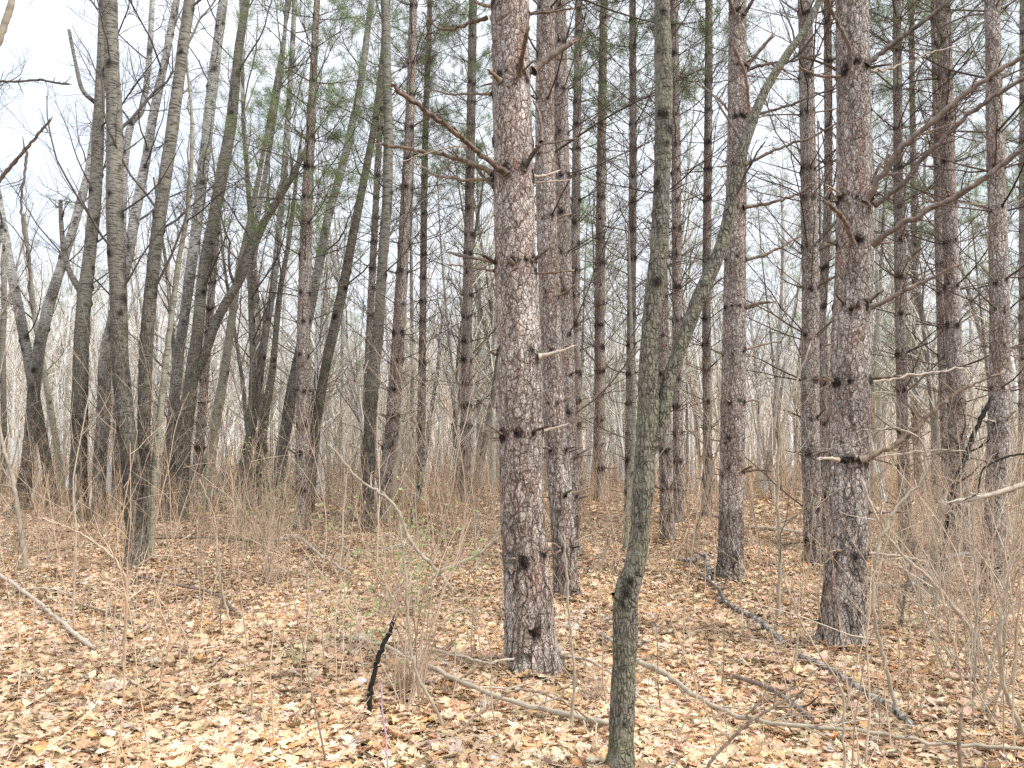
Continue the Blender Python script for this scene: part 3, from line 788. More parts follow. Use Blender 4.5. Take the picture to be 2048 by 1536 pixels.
broadleaf('second stem growing from the foot of the tall straight aspen and leaning right',
          [(283, 1130, 24), (287, 1000, 27), (288, 860, 27), (292, 700, 29), (303, 570, 28), (318, 440, 28), (340, 290, 26), (360, 140, 24), (380, -5, 22)], 'aspen', limbs=8, zmin=3.2)
broadleaf('thin sapling stem pressed against the right of the double aspen and curving right',
          [(300, 1128, 15), (304, 1000, 14), (318, 850, 14), (330, 740, 13), (345, 620, 12), (358, 520, 11), (378, 400, 9), (384, 250, 7), (375, 140, 5)], 'limb', limbs=4, zmin=3, up=.5, Llim=(.5, 1.2), knots=3)
broadleaf('dark furrowed aspen that forks high up, left of the tall straight aspen',
          [(160, 1045, 40), (157, 950, 36), (160, 800, 34), (163, 680, 32), (170, 590, 30), (180, 500, 26), (190, 400, 26), (197, 250, 23), (203, 100, 18), (207, 0, 16)], 'aspen', limbs=9, zmin=3.6,
          forks=[([(160, 580, 14), (140, 545, 11), (128, 500, 10), (122, 440, 8), (121, 400, 7)], 'aspen'), ([(190, 205, 9), (165, 180, 8), (152, 130, 7), (138, 60, 6)], 'aspen')], tint=.96)
broadleaf('smooth grey birch curving from behind the furrowed aspen toward the upper middle',
          [(195, 1048, 30), (200, 930, 28), (207, 820, 29), (214, 700, 28), (236, 600, 22), (258, 500, 22), (272, 420, 21), (290, 330, 20), (303, 250, 19), (315, 190, 18), (332, 110, 16), (354, -5, 14)], 'birch', limbs=8, zmin=4, name='birch_tree')
broadleaf('white-topped birch stem forking off high behind the straight aspen',
          [(232, 1020, 22), (236, 850, 20), (238, 650, 18), (243, 480, 17), (250, 330, 15), (262, 250, 15), (285, 215, 13), (298, 120, 12), (305, -5, 11)], 'birch', limbs=7, zmin=4.5, name='birch_tree')
broadleaf('pale birch leaning strongly right near the left edge',
          [(42, 1020, 32), (58, 900, 27), (68, 780, 25), (80, 690, 24), (98, 610, 22), (120, 540, 20), (145, 460, 18), (165, 390, 17), (182, 310, 15), (196, 200, 13), (205, 90, 11)], 'birch', limbs=7, zmin=4, name='birch_tree', up=2)
broadleaf('grey tree leaning left across the pale leaning birch near the left edge',
          [(108, 1015, 24), (92, 920, 22), (74, 820, 22), (55, 710, 21), (38, 620, 20), (20, 530, 19), (4, 440, 17), (-12, 350, 15)], 'birch', limbs=6, zmin=3.5, name='birch_tree', up=2)
broadleaf('yellow-lichened thin trunk leaning left between the leaning birches',
          [(128, 1005, 15), (114, 900, 14), (98, 800, 13), (84, 720, 12), (70, 640, 10), (60, 540, 8)], 'limb', limbs=5, zmin=3, up=1.5)
broadleaf('thin dark trunk standing at the very left edge',
          [(6, 990, 13), (8, 850, 12), (5, 700, 12), (8, 560, 11), (-4, 440, 9), (-14, 300, 7)], 'aspen', limbs=5, zmin=3, up=1.5)
broadleaf('thick furrowed tree leaning right, right of the double aspen',
          [(350, 1040, 50), (357, 960, 42), (366, 880, 37), (380, 780, 30), (393, 680, 26), (405, 560, 25), (425, 450, 25), (444, 350, 26), (462, 250, 23), (475, 120, 19), (493, -5, 16)], 'aspen', limbs=9, zmin=4, tint=.96,
          forks=[([(390, 760, 13), (408, 715, 17), (430, 650, 18), (455, 600, 18), (482, 555, 17), (512, 472, 16), (547, 414, 14), (586, 350, 11), (610, 300, 8)], 'aspen')])
broadleaf('mottled aspen whose leaning trunk is half hidden behind the thick furrowed leaning tree',
          [(330, 1030, 26), (336, 930, 24), (346, 830, 23), (356, 720, 23), (372, 610, 22), (388, 490, 23), (402, 380, 23), (414, 270, 23), (424, 180, 23), (436, 80, 21), (447, -5, 19)], 'birch', limbs=8, zmin=4.5, name='birch_tree', tint=.95)
broadleaf('leaning tree right of the thick furrowed one, the smoothest of the grey-green trunks',
          [(404, 1022, 26), (416, 950, 24), (428, 870, 23), (441, 790, 21), (455, 700, 19), (466, 620, 17), (478, 540, 15), (500, 440, 12), (520, 340, 10), (545, 200, 8)], 'limb', limbs=7, zmin=4)
broadleaf('dark slim trunk with an open fork, left of the bushy twin-stemmed clump',
          [(490, 1052, 18), (494, 950, 17), (500, 850, 16), (506, 740, 15), (503, 640, 13), (501, 540, 12), (508, 465, 11), (498, 400, 8), (492, 330, 6)], 'aspen', limbs=6, zmin=3, up=1, tint=.88,
          forks=[([(508, 470, 10), (525, 380, 10), (540, 290, 10), (552, 210, 9), (563, 140, 8), (575, -5, 7)], 'birch')])
broadleaf('left stem of the twin-stemmed clump leaning right in the left middle',
          [(478, 1010, 26), (486, 940, 22), (505, 850, 19), (518, 760, 17), (532, 660, 17), (548, 560, 15), (560, 440, 14), (570, 320, 13), (578, 200, 12), (590, 0, 10)], 'birch', limbs=7, zmin=4, name='birch_tree', tint=.95)
broadleaf('right stem of the twin-stemmed clump leaning right in the left middle',
          [(505, 1012, 22), (516, 930, 21), (530, 830, 18), (545, 740, 15), (552, 660, 13), (562, 570, 12), (578, 480, 10), (590, 380, 8)], 'aspen', limbs=5, zmin=4, up=1.5, tint=.96)
broadleaf('leaning trunk crossing just left behind the lone green-topped pine',
          [(548, 1036, 32), (560, 930, 28), (576, 830, 26), (592, 740, 24), (616, 640, 22), (636, 540, 21), (655, 440, 19), (680, 350, 18), (702, 260, 17), (722, 160, 15), (744, -5, 13)], 'birch', limbs=8, zmin=4.2, name='birch_tree', tint=.88)
broadleaf('dark leaning trunk passing just right of the lone green-topped pine',
          [(618, 1030, 22), (624, 940, 22), (634, 840, 22), (650, 740, 22), (672, 640, 22), (691, 550, 21), (712, 440, 19), (734, 330, 16), (750, 240, 15), (764, 130, 14), (776, -5, 13)], 'aspen', limbs=8, zmin=4.2, tint=.85)
broadleaf('dark upright aspen with black blotches left of centre, beside the gently leaning pine',
          [(736, 1068, 30), (737, 960, 28), (741, 840, 28), (748, 740, 27), (758, 640, 24), (766, 520, 22), (775, 380, 22), (776, 230, 20), (773, 100, 19), (770, -5, 18)], 'aspen', limbs=7, zmin=3.8, tint=.95)
broadleaf('green-grey thin tree leaning right behind the slim lone pine on the right',
          [(1728, 965, 13), (1745, 890, 13), (1765, 820, 12), (1790, 740, 12), (1815, 650, 10), (1832, 540, 9), (1845, 420, 7), (1850, 320, 5)], 'limb', limbs=5, zmin=3.5, up=1)
broadleaf('thin upright green-grey tree behind the right side of the sturdy right pine',
          [(1742, 985, 11), (1745, 850, 10), (1750, 700, 9), (1758, 600, 8), (1765, 480, 6), (1772, 360, 5)], 'limb', limbs=5, zmin=3.5, up=1)
broadleaf('smooth thin greenish trunk between the front pines and the crooked tree, low and leaning',
          [(1250, 1108, 12), (1256, 1010, 11), (1266, 900, 10), (1268, 800, 9), (1264, 700, 8), (1260, 560, 6)], 'limb', limbs=4, zmin=2.5, up=.8, Llim=(.4, 1.2))

# dead pole, charred snag
def measured_stick(name, label, cat, pts, w0, w1, mat, Y=None, lift=.0, twigs=0, group=None, on_ground=False, sides=10, wob=.004, tl=(.1, .3)):
    """stick through photo points; on_ground: each point rests on the ground, else all at depth Y (or base depth)"""
    if on_ground:
        q = []
        for p in pts:
            g = G(p[0], p[1]); q.append(g + [0, 0, (p[2] if len(p) > 2 else 0) + .035 + w0 * .4 * mpp(p[1], g[1])])
        q = np.array(q); s = mpp(pts[0][1], q[0][1])
        ss = np.array([mpp(p[1], qq[1]) for p, qq in zip(pts, q)])
    else:
        if Y is None:
            b = G(pts[0][0], pts[0][1]); Y = b[1]
        q = np.array([at(p[0], p[1], Y + (p[2] if len(p) > 2 else 0)) for p in pts]); ss = np.array([mpp(p[1], Y) for p in pts])
    n = max(8, 6 * len(pts)); P = smooth_path(q, n)
    Rr = np.linspace(w0, w1, n) / 2 * np.interp(np.linspace(0, 1, n), np.linspace(0, 1, len(ss)), ss)
    Ln = np.linalg.norm(np.diff(P, axis=0), axis=1).sum()
    P[1:-1] += rng.normal(0, wob * min(Ln, 1.5), (n - 2, 3)) * .8; Rr = Rr * rng.uniform(.82, 1.14, n)
    t = Tubes(); t.add(P, Rr, sides, cap=True, tint=.5)
    e = norm((P[-1] - P[-2])[None])[0]
    for _ in range(5):
        o_ = rng.normal(0, .45, 3) * Rr[-1]; l_ = rng.uniform(1.5, 5) * Rr[-1]
        t.add(np.array([P[-1] + o_ - e * .01, P[-1] + o_ + e * l_ * .5, P[-1] + o_ * 1.2 + e * l_]), np.array([.45, .3, .04]) * Rr[-1], 4, tint=.8)
    if twigs:
        P2, R2 = spawn(P[None], Rr[None], twigs, .15, (.4, 1.1), tl, .45, 6, .14, .03, .4); t.add(P2, R2, 4)
        P3, R3 = spawn(P2, R2, 2, .2, (.4, 1.), (.3, .6), .6, 5, .18, .02, .5); t.add(P3, R3, 3)
    origin = P[0].copy()
    o = t.build(name, M[mat], None, origin)
    tag(o, label, cat, group); return o

S = measured_stick
S('dead_pole', 'dark dead pole with no branches leaning right behind the very thin pine', 'dead tree', [(806, 1100), (830, 1010), (848, 920), (864, 810), (875, 740), (881, 670), (888, 620)], 13, 6, 'log', Y=13.5)
S('broken_snag', 'short grey broken trunk leaning right between the dark aspen and the dead pole', 'dead tree', [(780, 1045), (790, 960), (800, 880), (806, 845)], 13, 9, 'sap', Y=13.2)
S('charred_snag', 'blackened snag leaning right between the pine pair and the far right pine', 'dead tree', [(1884, 1142), (1890, 1080), (1903, 1010), (1908, 975), (1925, 930), (1948, 870), (1976, 808)], 11, 9, 'char', Y=8.0, twigs=5)
S('black_stick', 'short black stick poking out of the leaves at a slant, left of the front pine', 'stick', [(738, 1420), (743, 1372), (756, 1318), (772, 1280), (784, 1253)], 12, 9, 'char', Y=4.5, wob=.009, twigs=3, tl=(.05, .12))
S('bramble_stem', 'thin purple bramble stem standing at the bottom edge left of centre', 'bramble', [(775, 1545), (772, 1480), (766, 1430), (762, 1370)], 4, 3, 'purple', Y=3.5)
S('bent_stem', 'bare grey stem bending up to the right toward the front pine', 'bush stem', [(845, 1185), (872, 1150), (910, 1130), (955, 1110), (985, 1080), (1004, 1050)], 8, 5, 'sap', Y=6.2, twigs=6)
S('bent_stem', 'long bare stem bending down to the right across the bent grey one', 'bush stem', [(905, 1180), (868, 1135), (820, 1080), (795, 1020), (760, 985), (715, 955), (660, 890)], 9, 4, 'sap', Y=6.4, twigs=7)
# fallen wood
lg = 'fallen branches on the leaf litter'
S('fallen_branch', 'long tan fallen branch running from the black stick toward the foot of the crooked tree', 'fallen branch', [(690, 1298, .05), (760, 1332, .10), (850, 1368, .08), (950, 1410, .06), (1050, 1440, .04), (1225, 1475, .03)], 7, 11, 'sap', on_ground=True, twigs=14, group=lg)
S('fallen_branch', 'whitish fallen branch slanting across the leaves at the left edge', 'fallen branch', [(-10, 1160, .04), (50, 1205, .04), (95, 1240, .03), (150, 1285, .02), (185, 1308, 0)], 8, 9, 'palewood', on_ground=True, twigs=5, group=lg)
S('fallen_log', 'mottled black and white fallen log, the nearer half lying below the sturdy right pine', 'fallen log', [(1600, 1325), (1660, 1352), (1710, 1385), (1760, 1418), (1800, 1445), (1822, 1465)], 10, 15, 'log', on_ground=True, group=lg, sides=16)
S('fallen_log', 'dark mottled fallen log, the farther half left of the sturdy right pine', 'fallen log', [(1440, 1208), (1480, 1232), (1515, 1250), (1545, 1275), (1560, 1288)], 8, 12, 'log', on_ground=True, group=lg, sides=16, twigs=3)
S('fallen_log', 'pale fallen log lying behind, between the ringed pine and the pine with the bulge', 'fallen log', [(1484, 1060), (1540, 1063), (1612, 1074)], 5, 11, 'palewood', on_ground=True, group=lg)
S('fallen_branch', 'long grey fallen branch along the bottom right, from the crooked tree to the corner', 'fallen branch', [(1275, 1350, .05), (1340, 1385, .05), (1400, 1430, .05), (1480, 1460, .03), (1600, 1485, .04), (1740, 1492, .03), (1850, 1510, .02), (2060, 1528, .02)], 11, 6, 'sap', on_ground=True, twigs=16, group=lg)
S('fallen_branch', 'rusty fallen branch with a dark middle lying above the long grey one', 'fallen branch', [(1468, 1376, .03), (1530, 1400, .04), (1580, 1430, .03), (1620, 1462, .03)], 9, 12, 'rustwood', on_ground=True, twigs=5, group=lg)
S('fallen_branch', 'thin dark fallen branch starting at the ringed pine foot and heading down right', 'fallen branch', [(1400, 1165, .05), (1435, 1190, .03), (1450, 1215, .02)], 5, 9, 'twig', on_ground=True, twigs=5, group=lg)
S('fallen_branch', 'forked grey fallen branch behind the budding shrub in the left middle', 'fallen branch', [(510, 1098, .10), (560, 1104, .12), (598, 1100, .12), (640, 1130, .08), (700, 1165, .04)], 7, 5, 'sap', on_ground=True, twigs=9, group=lg)
S('fallen_branch', 'thin reddish fallen branch in the leaves right of the tall straight aspen foot', 'fallen branch', [(270, 1170, .06), (340, 1185, .05), (420, 1200, .04), (480, 1245, .02)], 4, 7, 'rustwood', on_ground=True, twigs=4, group=lg)
S('fallen_branch', 'dark low fallen branch stretched behind the tall straight aspen', 'fallen branch', [(300, 1090, .05), (380, 1090, .06), (450, 1088, .05), (520, 1100, .05)], 5, 5, 'twig', on_ground=True, twigs=6, group=lg)
S('fallen_branch', 'dark bowed fallen branch behind the sturdy right pine, toward the far right pine', 'fallen branch', [(1740, 1196, .08), (1800, 1195, .06), (1850, 1185, .12), (1900, 1155, .18), (1960, 1140, .16)], 9, 8, 'log', on_ground=True, twigs=7, group=lg)
S('fallen_branch', 'thick broken end of a mossy branch lying left of the ringed pine foot', 'fallen branch', [(1350, 1130, .03), (1385, 1140, .05), (1410, 1132, .10), (1420, 1165, .02)], 7, 11, 'log', on_ground=True, twigs=5, group=lg)
S('fallen_branch', 'short pale twig lying on leaves below the mottled log', 'fallen branch', [(1300, 1300, .03), (1250, 1310, .02), (1205, 1290, .04)], 5, 9, 'log', on_ground=True, twigs=4, group=lg)
S('fallen_branch', 'grey fallen branch curving across the foot of the front pine', 'fallen branch', [(870, 1320, .03), (960, 1350, .05), (1010, 1362, .10), (1110, 1358, .12), (1200, 1375, .10), (1300, 1440, .04)], 5, 5, 'palewood', on_ground=True, twigs=14, group=lg)
S('fallen_branch', 'thin bent twig lying on the leaves below the whitish left branch', 'fallen branch', [(150, 1225, .04), (210, 1240, .03), (262, 1256, .01)], 4, 5, 'dead', on_ground=True, twigs=3, group=lg)
S('fallen_branch', 'arched dry branch near the bottom, between the tan branch and the crooked tree', 'fallen branch', [(915, 1490, .02), (980, 1462, .10), (1040, 1445, .14), (1120, 1452, .1), (1180, 1470, .04)], 5, 4, 'dead', on_ground=True, twigs=8, group=lg)
S('fallen_branch', 'low dark fallen branch stretched behind the lone green-topped pine', 'fallen branch', [(600, 978, .2), (660, 968, .25), (740, 960, .25)], 4, 3, 'twig', on_ground=True, twigs=4, group=lg)
S('fallen_branch', 'short dark fallen branch right of the lone green-topped pine', 'fallen branch', [(640, 1034, .04), (690, 1040, .04), (725, 1048, .02)], 5, 6, 'twig', on_ground=True, twigs=3, group=lg)

# leaning / hanging pieces on the right
S('leaning_branch', 'pale stripped branch leaning down to the right among the shrubs on the right', 'branch', [(2015, 1400), (1965, 1300), (1920, 1230), (1860, 1160), (1790, 1095), (1745, 1015), (1725, 960)], 11, 4, 'palewood', Y=5.3, twigs=10)
S('leaning_branch', 'thick pale broken branch entering from the right edge at mid height', 'branch', [(2065, 962), (2010, 982), (1960, 995), (1912, 1003)], 12, 9, 'palewood', Y=5.2, twigs=3)
S('leaning_branch', 'black curved stem drooping from the right edge below the long rusty branches', 'branch', [(2065, 905), (2010, 915), (1965, 940), (1955, 985), (1930, 1000)], 5, 3, 'char', Y=5.0)
S('leaning_branch', 'brown broken bough hanging in from the left edge high up', 'branch', [(-12, 372), (20, 335), (50, 300), (80, 265), (100, 240)], 9, 4, 'pinetwig', Y=4.5, twigs=4, tl=(.1, .25))
S('leaning_branch', 'thin dark wavy branch reaching in from the left edge near the top', 'branch', [(-12, 162), (30, 163), (80, 160), (110, 165), (135, 168)], 5, 4, 'twig', Y=4.5, twigs=8)
S('leaning_branch', 'grey trunk end crossing the upper left corner', 'branch', [(-14, 110), (5, 60), (22, 10), (30, -30)], 14, 12, 'sap', Y=6)
S('hanging_vine', 'thin twisted stem hanging down near the left edge', 'vine', [(52, 300), (50, 350), (42, 400), (48, 470), (60, 520), (58, 570), (65, 620)], 5, 4, 'twig', Y=6, twigs=8)

# ------------------------------------------------------------------ saplings measured from the photo
sg = 'bare saplings and shrub stems'
sap_specs = [
 ('wavy grey sapling standing before the pine behind the front trunk', [(1138, 1480), (1148, 1380), (1143, 1280), (1136, 1200), (1132, 1110), (1128, 1070)], 8, 3, 4.3, 'sap', 5),
 ('slim straight sapling between the ringed pine and the sturdy right pine', [(1556, 1240), (1560, 1120), (1555, 1000), (1558, 890), (1580, 800), (1620, 690)], 9, 4, None, 'sap', 9),
 ('hook-shaped sapling curving up and back over at the right of the sturdy right pine', [(1792, 1425), (1770, 1330), (1748, 1230), (1752, 1120), (1790, 1020), (1845, 960), (1852, 905), (1830, 872), (1790, 858), (1720, 862)], 9, 4, 4.6, 'sap', 9),
 ('brown curved sapling at the left edge bending left as it rises', [(53, 1142), (44, 1070), (36, 1020), (24, 950), (6, 890), (-8, 820)], 11, 6, None, 'sap', 7),
 ('tan Y-shaped sapling in the leaves in the lower left', [(246, 1345), (250, 1260), (254, 1175), (235, 1125), (200, 1092), (150, 1062), (90, 1038)], 7, 3, None, 'brush', 9),
 ('long arching bramble rising right from the tan lower left sapling', [(254, 1178), (268, 1140), (310, 1110), (380, 1070)], 5, 3, 5.6, 'brush', 6),
 ('thin forked sapling right of the tan one in the lower left', [(318, 1395), (326, 1330), (340, 1275), (322, 1220), (305, 1140)], 5, 2, None, 'redbrush', 7),
 ('thin sapling with a crook right of the forked one in the lower left', [(380, 1380), (378, 1310), (360, 1250), (320, 1200)], 4, 2, None, 'brush', 6),
 ('slender upright sapling left of the tan lower left sapling', [(146, 1265), (148, 1180), (152, 1090), (150, 1010), (152, 950)], 5, 2, None, 'brush', 7),
 ('straight thin sapling rising before the reddish fallen branch', [(462, 1250), (445, 1180), (435, 1110), (430, 1040), (400, 960)], 5, 2, None, 'brush', 8),
 ('sapling at the bottom centre-right branching like an antler', [(1688, 1545), (1686, 1450), (1682, 1380), (1640, 1310), (1600, 1240), (1570, 1160)], 6, 3, 3.7, 'sap', 9),
 ('slanting bare branch stuck in the leaves at the bottom right of the crooked tree', [(1415, 1536), (1450, 1490), (1520, 1430), (1610, 1380)], 7, 5, 3.7, 'dead', 5),
 ('dark-tipped bent sapling near the lower right corner', [(2062, 1500), (2040, 1450), (2010, 1380), (2000, 1300), (2003, 1230)], 10, 7, 4.1, 'sap', 4),
 ('short broken pale stake near the lower right corner', [(1922, 1536), (1918, 1480), (1924, 1425)], 9, 7, 3.7, 'dead', 2),
 ('upright reddish twig left of the sturdy right pine foot', [(1792, 1390), (1800, 1310), (1790, 1230), (1800, 1150)], 4, 2, None, 'redbrush', 8),
 ('tall thin shrub stem beside the far right pine', [(1960, 1440), (1950, 1340), (1955, 1200), (1945, 1060), (1960, 940), (1945, 830)], 6, 2, 4.8, 'sap', 14),
 ('second tall shrub stem leaning left beside the far right pine', [(1945, 1450), (1915, 1320), (1885, 1200), (1870, 1080), (1830, 960)], 6, 2, 4.8, 'brush', 14),
 ('many-twigged shrub stem leaning right at the right edge', [(1955, 1480), (1975, 1360), (2000, 1240), (2025, 1100), (2035, 980)], 6, 2, 4.6, 'sap', 14),
 ('thick grey shrub stem left of the far right pine', [(1872, 1215), (1868, 1120), (1872, 1060), (1888, 1000)], 16, 12, None, 'sap', 5),
 ('dark crooked twig with a black knee right of the sturdy right pine', [(1800, 1262), (1808, 1200), (1818, 1150), (1830, 1090)], 7, 4, None, 'twig', 7),
 ('thin stem crossing in front of the foot of the front pine', [(1005, 1500), (985, 1420), (982, 1330), (975, 1270), (940, 1200)], 4, 2, None, 'brush', 8),
 ('curved double stem springing from the tan fallen branch', [(885, 1450), (855, 1390), (828, 1330), (815, 1240), (812, 1150), (800, 1050)], 8, 3, 4.2, 'sap', 10),
 ('leaning thin stem right of the crooked tree base', [(1350, 1480), (1395, 1380), (1360, 1290), (1330, 1180), (1375, 1060)], 4, 2, None, 'redbrush', 8),
 ('slim grey-green stem leaning right behind the crooked tree', [(1195, 1150), (1215, 1090), (1245, 1040), (1290, 960), (1340, 880)], 6, 2, None, 'sap', 9),
]
for lab, pts, w0, w1, Y, mt, tw in sap_specs:
    S('sapling', lab, 'sapling', pts, w0, w1, mt, Y=Y, twigs=tw, group=sg, sides=7, tl=(.12, .4))

# ------------------------------------------------------------------ budding shrub
def bud_shrub(label, px, py, Y, h, n, spread, budn):
    b = at(px, py, Y); b[2] = float(ground_h(b[0], Y))
    root = empty('budding_shrub', b, label, 'shrub', 'shrubs with first green leaves')
    d = np.stack([rng.normal(0, spread, n), rng.normal(0, spread, n), np.ones(n)], 1)
    P, R = grow(b + rng.normal(0, .06, (n, 3)) * [1, 1, 0], d, h * rng.uniform(.55, 1.1, n), .0045, 9, .07, .0, .35)
    P2, R2 = spawn(P, R, 6, .25, (.4, 1.0), (.2, .45), .55, 6, .12, .04, .5)
    P3, R3 = spawn(P2, R2, 2, .3, (.4, 1.0), (.3, .5), .6, 4, .12, .04, .5)
    t = Tubes(); t.add(P, R, 5); t.add(P2, R2, 4); t.add(P3, R3, 3); t.build('stems', M['brush'], root, b)
    sel = rng.choice(len(P3), min(budn, len(P3)), replace=False)
    ends = np.concatenate([P3[sel, -1], P2[:budn // 2, -1]]); dr = np.concatenate([P3[sel, -1] - P3[sel, -2], P2[:budn // 2, -1] - P2[:budn // 2, -2]])
    per = 5; e = np.repeat(ends, per, 0); dd = norm(np.repeat(norm(dr), per, 0) + rng.normal(0, .6, (len(e), 3)) + [0, 0, .3])
    s = norm(np.cross(dd, rng.normal(0, 1, (len(e), 3)))); l = rng.uniform(.012, .026, (len(e), 1))
    V = np.stack([e, e + dd * l * .5 + s * l * .28, e + dd * l, e + dd * l * .5 - s * l * .28], 1).reshape(-1, 3)
    link('leaves', mk_mesh('leaves', V - b, np.arange(len(V)).reshape(-1, 4), M['bud'], {'tint': np.repeat(rng.uniform(0, 1, len(e)), 4)}, False), root)
bud_shrub('wispy shrub with bright green first leaves left of the front pine foot', 815, 1400, 4.7, 1.25, 16, .22, 150)
bud_shrub('pale twiggy shrub with yellow-green buds in the left middle before the dark slim trunk', 545, 1130, 9.0, 1.7, 26, .3, 200)
bud_shrub('small budding shrub tangled behind the bent stems', 770, 1190, 7.2, 1.0, 12, .3, 90)
bud_shrub('low budding shrub in the leaves left of the black stick', 690, 1330, 5.3, .7, 8, .25, 60)

def grass_tuft(label, px, py, n, h, mat):
    g = G(px, py); t = Tubes()
    d = np.stack([rng.normal(0, .5, n), rng.normal(0, .5, n), np.ones(n)], 1)
    P, R = grow(g + rng.normal(0, .035, (n, 3)) * [1, 1, 0], d, h * rng.uniform(.5, 1.2, n), .0016, 5, .12, -.12, .3)
    t.add(P, R, 3); o = t.build('grass_tuft', M[mat], None, g); tag(o, label, 'grass')
grass_tuft('small green grass tuft growing through leaves in the lower left', 598, 1330, 60, .13, 'bud')
grass_tuft('dry straw-coloured grass clump hanging by the tan fallen branch', 810, 1385, 220, .38, 'brush')
grass_tuft('dry grass wisps beside the long grey fallen branch', 1190, 1405, 90, .25, 'brush')

# ------------------------------------------------------------------ sapling and shrub repeats
def proto_stem(h, r, k, n2, n3, wig=.06, splay=.12, lens=(.2, .5)):
    t = Tubes(); d = np.array([[rng.normal(0, splay), rng.normal(0, splay), 1]])
    P, R = grow(np.array([[0, 0, -.03]]), d, h, r, k, wig, .03, .3); t.add(P, R, 5)
    P2, R2 = spawn(P, R, n2, .25, (.35, .95), lens, .5, 6, .12, .05, .4); t.add(P2, R2, 3)
    if n3: P3, R3 = spawn(P2, R2, n3, .2, (.4, 1.), (.3, .6), .6, 4, .16, .04, .5); t.add(P3, R3, 3)
    return t
near_protos = [proto_stem(rng.uniform(.5, 1.6), rng.uniform(.0028, .006), 9, rng.integers(3, 8), 2, .07).mesh('thin_sapling', M[['brush', 'redbrush', 'sap'][i % 3]]) for i in range(12)]
mid_protos = [proto_stem(rng.uniform(1.2, 3.8), rng.uniform(.006, .014), 10, rng.integers(8, 16), 4, .09, lens=(.22, .6)).mesh('tall_sapling', M[['sap', 'redbrush', 'brush'][i % 3]]) for i in range(12)]
def scatter_pts(n, y0, y1, bias=None):
    out = []
    while len(out) < n:
        y = math.sqrt(rng.uniform(y0 * y0, y1 * y1)); x = rng.uniform(-.72, .72) * y
        if bias is not None and rng.uniform() > bias(x, y): continue
        out.append((x, y))
    return out
bias_r = lambda x, y: .28 + .72 * (x / y > .33) + .12 * (x < 0)
for i, (x, y) in enumerate(scatter_pts(230, 3.6, 9.5, bias_r)):
    if y < 4.4 and abs(x) < .5: continue
    o = link('thin_sapling', near_protos[i % 12], None, (x, y, float(ground_h(x, y)))); o.rotation_euler.z = rng.uniform(0, 6.28)
    s = rng.uniform(.6, 1.25); o.scale = (s, s, s)
    tag(o, 'thin bare twiggy shoot standing in the leaf litter of the foreground', 'shoot', 'thin bare shoots in the foreground litter')
for i, (x, y) in enumerate(scatter_pts(260, 9, 22, lambda x, y: .5 + .5 * (x / y > .3))):
    o = link('tall_sapling', mid_protos[i % 12], None, (x, y, float(ground_h(x, y)))); o.rotation_euler.z = rng.uniform(0, 6.28)
    s = rng.uniform(.6, 1.2); o.scale = (s, s, s)
    tag(o, 'tall bare sapling with fine side twigs growing between the trunks of the middle distance', 'sapling', 'bare saplings of the middle distance')

def shrub_proto():
    t = Tubes(); n = rng.integers(6, 11); d = np.stack([rng.normal(0, .28, n), rng.normal(0, .28, n), np.ones(n)], 1)
    P, R = grow(rng.normal(0, .07, (n, 3)) * [1, 1, 0], d, rng.uniform(.9, 2.1, n), rng.uniform(.0035, .0075, n), 10, .08, .0, .3); t.add(P, R, 5)
    P2, R2 = spawn(P, R, 7, .2, (.4, 1.25), (.2, .5), .5, 7, .14, .01, .4); t.add(P2, R2, 3)
    P3, R3 = spawn(P2, R2, 4, .15, (.4, 1.2), (.25, .6), .6, 5, .16, .01, .5); t.add(P3, R3, 3)
    return t
sh = [shrub_proto().mesh('bare_shrub', M[['sap', 'brush'][i % 2]]) for i in range(6)]
def put_shrub(px, py, Y, s, i, lab, grp):
    p = at(px, py, Y); o = link('bare_shrub', sh[i % 6], None, (p[0], Y, float(ground_h(p[0], Y)))); o.rotation_euler.z = rng.uniform(0, 6.28); o.scale = (s, s, s)
    tag(o, lab, 'shrub', grp)
for i, (px, Y) in enumerate([(1965, 4.3), (2035, 4.9), (1900, 5.4), (1990, 6.2), (1850, 6.6), (1940, 7.2), (2040, 7.4), (1790, 7.6), (1890, 8.4), (1990, 9.0), (1760, 9.6), (1840, 10.5), (1930, 11.0), (1700, 11.5)]):
    put_shrub(px, 1200, Y, rng.uniform(.75, 1.05), i, 'bare many-stemmed shrub with pale tangled twigs around the pines on the right', 'pale tangled shrubs on the right')
for i, (px, Y) in enumerate([(470, 9.6), (400, 11), (530, 11), (90, 11.5), (30, 9.5), (340, 12.5), (660, 11.5), (200, 13), (700, 13), (880, 14), (960, 12.5), (1240, 12), (1390, 11)]):
    put_shrub(px, 1100, Y, rng.uniform(.6, .9), i, 'bare bushy shrub with fine tan twigs standing before the leaning trunks and middle pines', 'fine tan shrubs of the middle ground')

# low brush: past counting
t = Tubes()
n = 9000
Yb = np.sqrt(rng.uniform(8.5 ** 2, 30 ** 2, n)); Xb = rng.uniform(-.74, .74, n) * Yb
dens = vnoise(np.stack([Xb * .45, Yb * .45, Xb * 0], -1), 21)
keep = (dens > -.25) & (rng.uniform(0, 1, n) < np.clip((Yb - 7) / 6, .1, 1)); Xb = Xb[keep]; Yb = Yb[keep]; n = len(Xb)
st = np.stack([Xb, Yb, ground_h(Xb, Yb) - .02], 1)
P, R = grow(st, np.stack([rng.normal(0, .22, n), rng.normal(0, .22, n), np.ones(n)], 1), rng.gamma(3.2, .22, n) + .15, rng.uniform(.002, .005, n) * (1 + Yb / 40), 6, .08, .01, .4)
t.add(P, R, 3); P2, R2 = spawn(P, R, 3, .25, (.4, 1.), (.25, .5), .6, 4, .12, .04, .5, rmin=.0016); t.add(P2, R2, 3)
